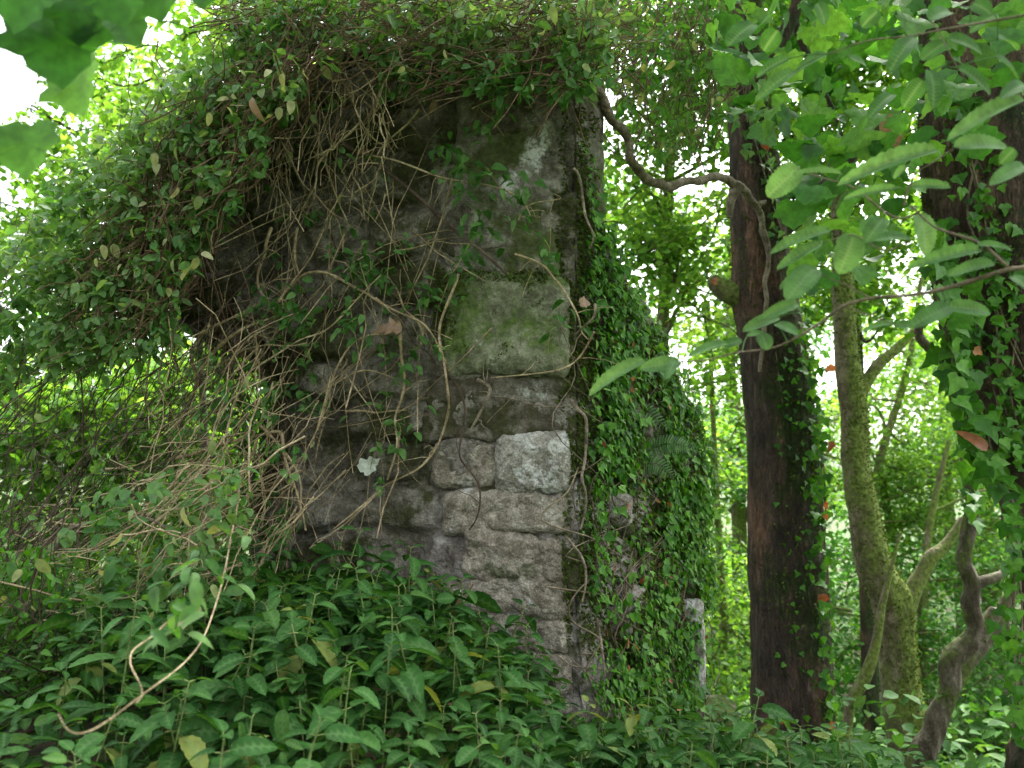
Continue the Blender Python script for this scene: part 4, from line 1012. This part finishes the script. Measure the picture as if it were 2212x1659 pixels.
 ('D', [(980, 745), (1070, 790), (1060, 850), (1000, 970), (950, 1060)], 24, .045, 'forked pale root pressed on the dark brown corner stone', 'bark_vine', []),
 ('D', [(1060, 850), (1200, 860), (1340, 905), (1500, 910), (1540, 890)], 12, .04, None, 'bark_vine', []),
 ('E', [(1440, 1140), (1500, 1180), (1300, 1200), (1230, 1320)][::-1], 9, .08, None, 'stem', [(1130, 470, 9), (1050, 500, 9), (1020, 470, 8)]),
 ('E', [(450, 440), (620, 390), (800, 370), (1000, 350), (1250, 310)], 10, .18, 'leafy creeper shoot along the upper edge of the dark wall', 'stem', [(870, 130, 12), (900, 110, 12), (930, 150, 12), (860, 155, 9), (990, 100, 10), (1030, 120, 8), (1120, 160, 7), (1180, 150, 7), (900, 170, 9), (960, 140, 10)]),
 ('E', [(540, 540), (640, 530), (740, 470)], 8, .15, None, 'stem', []),
 ('E', [(950, 650), (1050, 600), (1180, 560), (1300, 480)], 8, .12, None, 'stem', [(1050, 260, 7), (1085, 215, 7), (1040, 275, 5)]),
]
for i, (s_, pts, wd, off, lab, mt, lv) in enumerate(V):
    vine(s_, pts, wd, off, lab, mt, lv, seed=i, twiglets=0 if lab and ('trailing down' in lab or 'short wavy' in lab) else 2)
# ivy stems along the corner
for i, (s_, pts, wd, lab) in enumerate([
    ('D', [(1540, 860), (1590, 930), (1640, 970), (1640, 1100), (1630, 1250), (1610, 1330), (1640, 1420), (1630, 1550), (1600, 1650)], 22, 'knotted ivy stem climbing the wall corner beside the white stone'),
    ('D', [(1690, 290), (1690, 380), (1620, 440), (1560, 500)], 16, 'short hooked ivy stem beside the orange leaf'),
    ('D', [(1570, 1350), (1560, 1450), (1580, 1550), (1540, 1659)], 10, 'greenish thread of ivy at the corner edge'),
    ('E', [(1560, 990), (1600, 1040), (1620, 1180), (1640, 1300), (1690, 1400), (1650, 1480)], 18, 'pale ivy stem on the upper corner of the wall'),
    ('D', [(1500, 1659), (1620, 1800), (1640, 1950), (1610, 2080)], 18, 'ivy stem low on the corner near the bank'),
    ('D', [(1700, 2150), (1720, 2250), (1740, 2400), (1750, 2520)], 18, 'woody ivy stem rising from the bank under the ivy')]):
    vine(s_, pts, wd, .09 if i != 5 else .1, lab, 'bark_vine', (), 'climbing_ivy', seed=200 + i, twiglets=0)

# ------------------------------------------------------------------ dog's mercury like plants on the bank
def make_plant(seed):
    rs = np.random.RandomState(seed)
    h = rs.uniform(.24, .38)
    lean = rs.randn(2) * .04
    q = catmull([(0, 0, -.05), (lean[0] * .4, lean[1] * .4, h * .5), (lean[0], lean[1], h)], 5)
    bs = MB(); bs.tube(q, np.linspace(.0028, .0016, len(q)), 5)
    bl = MB()
    pairs = rs.randint(6, 9); tone = rs.uniform(.15, .85)
    a = rs.uniform(0, 6.3)
    for k in range(pairs):
        f = 1 - (k / pairs) ** 1.25 * .72
        z = h * f; a += 1.45 + rs.randn() * .2
        for s in (0, pi):
            ang = a + s + rs.randn() * .15
            L_ = (.036 + .042 * min(k, 2) / 2) * rs.uniform(.75, 1.2)
            el = rs.uniform(-.35, .35) if k else rs.uniform(.2, .7)
            d = np.array([math.cos(ang) * math.cos(el), math.sin(ang) * math.cos(el), math.sin(el)])
            base = np.array([lean[0] * f, lean[1] * f, z])
            st = base + d * .012
            bs.tube(np.array([base, st]), .0012, 4, cap=False)
            bl.leaves(T_LA, [st], [d], [np.array([0, 0, 1.0]) + rs.randn(3) * .3], L_, rs.uniform(1.05, 1.45), np.clip(tone + rs.randn() * .22, 0, 1), rs.uniform(.0, .45))
    return bs, bl
protos = []
for k in range(12):
    bs, bl = make_plant(300 + k)
    t = thing('mercury_plant', 'leafy green plant with pointed leaves on the bank below the wall', 'plant', (0, 0, 0), 'pointed leaved plants carpeting the bank')
    bs.build('stem', M['green_stem'], t); bl.build('foliage', M['mercury'], t)
    protos.append(t)
rs = np.random.RandomState(99)
cand = []
while len(cand) < 310:
    Y = rs.uniform(1.45, 3.6); X = rs.uniform(-1.9, 1.35)
    if Y > 3.0 and X < .2 and False: continue
    pxx = 1106 + X / Y / KPX
    if pxx < 130 or pxx > 1900: continue
    if pxx < 200 and rs.rand() < .5: continue
    sdf = (np.array([X, Y, 0]) - CORNER) @ LNRM
    sdr = (np.array([X, Y, 0]) - CORNER) @ RNRM
    if not (sdf > .05 or sdr > .08): continue
    if sdf <= .05 and Y > 3.3: continue
    if pxx > 1320 and Y > 2.9: continue
    if any((X - a) ** 2 + (Y - c) ** 2 < .06 ** 2 for a, c in cand): continue
    cand.append((X, Y))
cand.sort(key=lambda p: p[1])
under = MB(); uset = False
for i, (X, Y) in enumerate(cand[:298]):
    o = protos[i] if i < len(protos) else copy_tree(protos[rs.randint(len(protos))])
    o.location = (X, Y, float(ground_h(X, Y)))
    s = rs.uniform(.62, 1.22); o.scale = (s, s, s)
    o.rotation_euler = (rs.randn() * .08 - .05, rs.randn() * .08, rs.uniform(0, 6.3))
# low undergrowth between the plants and across the wood floor: nobody could count it
b = MB(); n = 8500
X = rs.uniform(-1.9, 1.5, n); Y = rs.uniform(1.2, 3.4, n)
ok = ((np.stack([X, Y, X * 0], 1) - CORNER) @ LNRM > .03) | ((np.stack([X, Y, X * 0], 1) - CORNER) @ RNRM > .05)
X, Y = X[ok], Y[ok]; n = len(X)
pos = np.stack([X, Y, ground_h(X, Y) + rs.uniform(.02, .27, n)], 1)
d = rs.randn(n, 3); d[:, 2] = d[:, 2] * .3
b.leaves(T_LA, pos, d, rs.randn(n, 3) * .35 + np.array([0, 0, 1.0]), rs.uniform(.035, .075, n), 1.15)
tag(b.build('undergrowth', M['mercury']), 'low leaves filling between the plants on the bank', 'undergrowth', kind='stuff')
b = MB(); n = 26000
X = rs.uniform(-9, 11, n); Y = rs.uniform(4.6, 17, n)
pos = np.stack([X, Y, ground_h(X, Y) + rs.rand(n) ** 1.5 * (.45 + .05 * (Y - 4.6))], 1)
d = rs.randn(n, 3); d[:, 2] *= .5
b.leaves(T_LOW, pos, d, rs.randn(n, 3) * .4 + np.array([0, 0, 1.0]), rs.uniform(.06, .13, n), 1.0)
n = 22000; X = rs.uniform(.9, 6.5, n); Y = rs.uniform(4.3, 9, n)
hh = .08 + .32 * np.clip(fbm(np.stack([X * 1.2, Y * 1.2, X * 0], 1), 3, 31) + .35, 0, 1)
pos = np.stack([X, Y, ground_h(X, Y) + rs.rand(n) * hh * np.clip((Y - 4.2) / 3, .15, 1)], 1); d = rs.randn(n, 3); d[:, 2] *= .5
b.leaves(T_OV, pos, d, rs.randn(n, 3) * .5 + np.array([0, 0, 1.0]), rs.uniform(.03, .065, n), 1.0)
tag(b.build('woodland_floor_leaves', M['floor_leaf']), 'low green growth covering the floor of the wood', 'undergrowth', kind='stuff')
b = MB(); n = 1500
X = rs.uniform(-1.9, 1.9, n); Y = rs.uniform(1.0, 5, n)
pos = np.stack([X, Y, ground_h(X, Y) + .006], 1)
d = rs.randn(n, 3); d[:, 2] *= .15
b.leaves(T_OV, pos, d, rs.randn(n, 3) * .25 + np.array([0, 0, 1.0]), rs.uniform(.03, .08, n), 1.0)
tag(b.build('leaf_litter', M['dead_brown']), 'brown fallen leaves on the soil under the plants', 'leaf litter', kind='stuff')

# dry dock stalk
t = thing('dry_stalk', 'dry rusty brown seed stalk standing among the green plants', 'stalk', PW(975, 1350, .15))
b = MB(); c = PW(np.array([1022, 1005, 985, 978, 972]), np.array([1262, 1290, 1312, 1340, 1420]), .14); cl = catmull(c, 6); b.tube(cl, .0022, 6); b.build('stem', M['twig'], t)
b = MB(); k = cl[8:20]; pos = np.repeat(k, 7, 0) + rs.randn(len(k) * 7, 3) * .005
b.leaves(T_LOW, pos, rs.randn(len(pos), 3), rs.randn(len(pos), 3), .012, 1.0); b.build('seeds', M['dead_orange'], t)

# ------------------------------------------------------------------ near branch with toothed leaves on the right
hz = thing('hazel_branch', 'slender leafy branch with large toothed leaves hanging across the trunks', 'branch', P(2212, 580, 1.5))
def hz_depth(x):
    return np.interp(x, [1260, 1700, 2212], [1.85, 1.6, 1.4])
HZP = []
def hz_twig(sheet, pts, w0, w1, b, dy=0.0):
    q = np.array([(a[0], a[1]) for a in sh(sheet, pts)])
    c = P(q[:, 0], q[:, 1], hz_depth(q[:, 0]) + dy); cl = catmull(c, 6)
    HZP.append(cl)
    r = np.linspace(w0, w1, len(cl)) * SH[sheet][2] * KPX * 1.6 * .5
    b.tube(cl, r * (1 + .08 * RS.randn(len(cl))), 8)
b = MB()
hz_twig('H', [(2400, 60), (2157, 90), (2060, 100), (1900, 150), (1700, 210), (1500, 250), (1250, 270), (1080, 320), (960, 410), (850, 480), (760, 530), (640, 570), (460, 590), (300, 630), (110, 645), (-60, 640)], 30, 6, b)
b.build('main_stem', M['twig_grey'], hz)
for k, (s_, pts, w0, w1) in enumerate([('G', [(2060, 1575), (1900, 1440), (1700, 1370), (1610, 1330), (1480, 1210)], 18, 9), ('G', [(1540, 1250), (1440, 1290), (1330, 1250), (1150, 1110), (960, 1050), (820, 1000)], 14, 7),
        ('G', [(1450, 1215), (1460, 1150), (1490, 1080), (1520, 1020), (1600, 970), (1740, 880)], 14, 7), ('G', [(2400, 40), (2157, 90), (1700, 170), (1500, 210), (1240, 240), (1000, 320)], 16, 7),
        ('H', [(1250, 270), (1100, 190), (920, 120)], 9, 5), ('H', [(1560, 220), (1450, 170), (1300, 90)], 9, 5), ('H', [(1090, 320), (1160, 340), (1400, 430)], 8, 5), ('H', [(850, 480), (840, 360)], 8, 5), ('G', [(1590, 110), (1650, 180), (1760, 400)], 9, 5), ('G', [(1480, 1420), (1330, 1480), (1150, 1390), (960, 1440)], 9, 5)]):
    b = MB(); hz_twig(s_, pts, w0, w1, b); b.build('side_twig', M['twig_grey'], hz)
HL = [('G', 770, 345, 560, 430, 90, .3), ('G', 800, 420, 590, 560, 90, .5), ('G', 990, 320, 800, 400, 110, .35), ('G', 1120, 340, 1240, 370, 70, .4), ('G', 1590, 120, 1770, 20, 100, .35), ('G', 1990, 90, 1830, 170, 130, .3),
      ('G', 1500, 230, 1390, 360, 110, .3), ('G', 1700, 250, 1560, 340, 120, .35), ('G', 1710, 230, 1950, 290, 120, .3), ('G', 1560, 470, 1460, 620, 110, .3), ('G', 1600, 420, 1660, 580, 110, .3), ('G', 1760, 400, 1990, 520, 120, .25),
      ('G', 2000, 230, 2150, 260, 100, .2), ('G', 1990, 340, 2157, 440, 110, .2), ('G', 2157, 590, 1780, 740, 110, .9), ('G', 1745, 870, 2105, 830, 125, .95), ('G', 1640, 890, 1160, 1010, 110, .85), ('G', 1460, 980, 1380, 1050, 50, .7),
      ('G', 830, 990, 660, 1150, 150, .9), ('G', 1080, 1030, 810, 1010, 55, .8), ('G', 1480, 1100, 1720, 1090, 70, .7), ('G', 1400, 1110, 1110, 1170, 60, .7), ('G', 1530, 1260, 1620, 1480, 160, .95), ('G', 1330, 1290, 1240, 1400, 110, .6),
      ('G', 1150, 1390, 1100, 1590, 160, .8), ('G', 1010, 1360, 690, 1460, 80, .7), ('G', 960, 1440, 720, 1570, 75, .7), ('G', 930, 1590, 740, 1659, 70, .7), ('G', 1480, 1420, 1330, 1380, 80, .5), ('G', 1900, 1480, 1560, 1550, 80, .6),
      ('G', 1980, 1560, 1740, 1590, 90, .7), ('G', 1880, 1450, 2100, 1450, 55, .6), ('G', 2157, 980, 2000, 1070, 95, .7), ('H', 920, 90, 780, 250, 150, .75), ('H', 1700, 325, 1985, 350, 95, .6), ('H', 1720, 320, 1540, 410, 110, .5),
      ('H', 710, 380, 520, 450, 80, .8), ('H', 820, 300, 650, 370, 75, .75), ('H', 600, 480, 650, 560, 110, .7), ('H', 690, 420, 810, 470, 80, .7), ('H', 520, 490, 620, 470, 50, .6), ('H', 390, 550, 500, 510, 55, .5), ('H', 400, 540, 200, 580, 60, .8),
      ('I', 1394, 780, 1266, 840, 34, .9), ('I', 1470, 785, 1388, 796, 34, .8), ('H', 100, 630, 60, 720, 60, .7), ('H', 1390, 430, 1540, 430, 60, .5), ('H', 1390, 420, 1200, 440, 60, .6), ('H', 2080, 140, 2200, 210, 90, .6), ('H', 1700, 130, 1800, 110, 60, .6),
      ('G', 1300, 60, 1200, 150, 110, .2), ('G', 930, 20, 1000, 130, 130, .15), ('G', 1850, 20, 1960, 60, 120, .3), ('G', 560, 140, 420, 240, 140, .3), ('G', 700, 180, 620, 300, 120, .1), ('G', 2100, 880, 2030, 960, 80, .4), ('G', 2157, 500, 2060, 560, 90, .3), ('G', 1380, 560, 1260, 650, 90, .25)]
b = MB(); pet = MB()
for (s_, x0, y0, x1, y1, wpx, tone) in HL:
    (a0, b0), (a1, b1) = sh(s_, [(x0, y0), (x1, y1)])
    Yb = hz_depth(a0) + RS.randn() * .015
    p0 = P(a0, b0, Yb); p1 = P(a1, b1, Yb + RS.uniform(-.05, .03))
    hp = np.concatenate(HZP); k = np.argmin(np.linalg.norm(hp - p0, axis=1))
    if np.linalg.norm(hp[k] - p0) < .09:
        b.tube(catmull([hp[k], (hp[k] + p0) / 2 + np.array([0, 0, .004]), p0, p0 + (p1 - p0) * .04], 4), .0012, 5, rnd=.9)
    L_ = np.linalg.norm(p1 - p0)
    wreal = wpx * SH[s_][2] * KPX * Yb
    nrm_ = np.array([RS.randn() * .25, -1.0, .35 + RS.rand() * .5])
    b.leaves(T_HZ, [p0], [p1 - p0 + np.array([0, 0, .10 * L_])], [nrm_], L_, wreal / L_ / .62, tone * .9 + .05, RS.uniform(-.02, .12))
b.build('foliage', M['hazel'], hz)

# mid-depth hanging sycamore leaves on the right, belonging to the dark tree's crown
b = MB(); rs = np.random.RandomState(5); n = 330
poly = [(1480, -40), (2260, -40), (2260, 230), (2000, 330), (1900, 560), (1720, 620), (1700, 300), (1560, 260)]
x, y = sample_poly(poly, n, rs, lambda x, y: np.where((abs(x - 1840) < 60) & (abs(y - 110) < 60), .1, .9))
Yd = rs.uniform(2.6, 4.4, n); pos = P(x, y, Yd)
b.leaves(T_SYC, pos, rs.randn(n, 3) * .6 + np.array([0, -.2, -.8]), rs.randn(n, 3) * .6 + np.array([0, -.3, 1]), rs.uniform(.05, .10, n), 1.0)
cs = []
for k in range(60):
    a = rs.uniform(0, 6.3); rr = rs.uniform(.3, 2.8); cs.append((1.75 + rr * math.cos(a), 4.6 + rr * math.sin(a), rs.uniform(4.2, 7.5)))
clump_leaves(b, T_SYC, cs, .7, 2200, .12, rs=rs)
b.build('crown', M['syc'], t1)
for tt, ctr, sd in ((t2, (2.3, 6.2, 5.2), 1), (t5, (3.1, 3.4, 5.2), 2)):
    b = MB(); rs = np.random.RandomState(80 + sd); cs = []
    for k in range(40):
        a = rs.uniform(0, 6.3); rr = rs.uniform(.2, 2.4); cs.append((ctr[0] + rr * math.cos(a), ctr[1] + rr * math.sin(a), ctr[2] + rs.uniform(-.8, 2.5)))
    clump_leaves(b, T_SYC, cs, .65, 1700, .12, rs=rs); b.build('crown', WL, tt)

# near out-of-focus leaves, upper left; unseen trunk and crown added overhead for shade
ob = thing('overhanging_tree', 'tree overhead with an unseen crown added for shade, whose dark lobed leaves droop close against the white sky', 'tree', (-1.6, -2.2, 0))
b = MB(); b2 = MB()
for (x0, y0, x1, y1, Yd, tn) in [(165, 140, 170, 245, 1.05, .7), (60, 270, 45, 380, 1.05, .6), (180, -10, 165, 90, 1.0, .0), (250, -60, 260, 50, .95, .05), (340, -60, 340, 40, 1.0, .1), (420, -70, 440, 10, 1.05, .2), (120, 40, 130, 180, 1.0, .0), (520, -80, 500, -5, 1.05, .2), (90, -60, 20, 60, .95, .0), (240, 30, 300, 90, 1.1, .3)]:
    Yd *= 1.25
    p0 = P(x0, y0, Yd); p1 = P(x1, y1, Yd - .02); L_ = np.linalg.norm(p1 - p0)
    b.leaves(T_SYC, [p0], [p1 - p0], [[RS.randn() * .3, -1, .5]], L_, .95, tn)
    b2.tube(catmull([P(x0, -160, Yd), P((x0 + 80) * .5 + x0 * .5, (y0 - 160) / 2, Yd), p0], 5), .0012, 5)
b2.tube(catmull([P(-150, -130, .85), P(150, -170, .85), P(560, -150, .88)], 6), .004, 7)
b.build('foliage', M['syc'], ob); b2.build('twigs', M['stem_dark'], ob)
b = MB(); q = catmull([(-1.6, -2.2, -.2), (-1.55, -2.2, 1.5), (-1.5, -2.0, 3.5), (-1.2, -1.7, 6.5)], 8); b.tube(q, np.linspace(.22, .1, len(q)), 20, bump=.12)
rs = np.random.RandomState(44); cs = []
for k in range(46):
    a = rs.uniform(0, 6.3); rr = rs.uniform(.3, 4.2); c = np.array([-.4 + rr * math.cos(a), -1.8 + .8 * rr * math.sin(a), rs.uniform(4.0, 6.6)]); cs.append(c)
    m = np.array([-1.5, -2.0, rs.uniform(3, 4.2)]); q = catmull([m, (m + c) / 2 + rs.randn(3) * .2, c], 5); b.tube(q, np.linspace(.05, .008, len(q)), 6)
b.build('trunk', M['bark_moss'], ob)
b = MB(); clump_leaves(b, T_SYC, cs, .75, 1500, .15, rs=rs); b.build('crown', M['syc'], ob)  # out of view, added to dim the light reaching the wall from the front

# ------------------------------------------------------------------ single dead leaves caught here and there
def dead(x, y, size, mat, label, ang, T=T_DEAD, off=None, Y=None, nz=.3, rnd=.5):
    p = clear_wall(PW(x, y, off), .03)[0] if off is not None else P(x, y, Y)
    p = np.asarray(p).reshape(3)
    d = np.array([math.cos(ang), -.1, math.sin(ang)])
    b = MB(); b.leaves(T, [p], [d], [[.7 * math.sin(x), -1, nz]], size, .8, rnd, .6)
    t = b.build('dead_leaf', M[mat], loc=p)
    tag(t, label, 'dead leaf')
dead(868, 712, .115, 'dead_brown', 'large curled brown leaf lodged in the creeper at mid wall', 2.9, off=.13)
dead(785, 1020, .065, 'dead_pale', 'whitish lobed leaf hanging on a thread low on the wall', 1.0, T_SYC, off=.09)
dead(798, 985, .06, 'dead_pale', 'pale folded leaf half tucked behind the whitish lobed leaf', -1.2, T_OV, off=.08)
dead(1253, 655, .035, 'dead_brown', 'small tan leaf stuck at the corner right of the mossy block', .2, T_SYC, off=.1)
dead(690, 98, .05, 'dead_brown', 'brown withered leaf in the creeper over the wall top', -.6, T_OV, off=.33)
dead(945, 215, .05, 'dead_brown', 'brown withered leaf below the leafy shoot on the dark wall', -2.2, T_OV, off=.1)
dead(800, 330, .05, 'dead_brown', 'reddish brown leaf at the crossing of the dark stick', 2.8, T_OV, off=.14)
dead(545, 210, .07, 'dead_brown', 'long grey brown leaf hanging in the twiggy shoulder', -1.5, T_OV, off=.6)
for x, y, Y, s, a, l in [(1792, 955, 4.3, .07, -1.3, 'orange leaf beside the dark trunk, uppermost of the trunk side'), (1784, 1082, 4.3, .055, -1.6, 'rusty round leaf beside the dark trunk at mid height'), (1540, 612, 4.2, .05, .8, 'orange leaf on the mossy branch stub'),
                         (1652, 305, 4.2, .055, -1.2, 'orange leaf high on the dark trunk'), (2132, 975, 3.4, .11, 2.2, 'tan papery leaf against the leaning trunk edge'), (1782, 1112, 4.3, .05, -1.2, 'rusty leaf just below the rusty round one'),
                         (1790, 790, 4.3, .05, -.9, 'small orange leaf where the branch crosses the dark trunk'), (1775, 1285, 4.3, .06, -1.4, 'orange leaf low on the dark trunk edge'), (1700, 1555, 4.2, .045, -2.5, 'tan leaf near the foot of the dark trunk'), (2105, 755, 3.5, .05, -.5, 'red brown leaf high on the leaning trunk'), (1800, 1560, 4.2, .05, -1.8, 'orange leaf near the ground beside the dark trunk')]:
    dead(x, y, s * RS.uniform(.7, 1.05), 'dead_orange', l, a, [T_OV, T_SYC, T_IVY][RS.randint(3)], Y=Y, nz=RS.uniform(-.8, 1.2), rnd=RS.rand())
dead(1915, 245, .11, 'dead_brown', 'greyish withered leaf high between the trunks', -1.4, T_RO, Y=3.0)
dead(1478, 1552, .03, 'creeper_pale', 'single yellow leaf at the foot of the ivy', -.6, T_OV, Y=3.75)
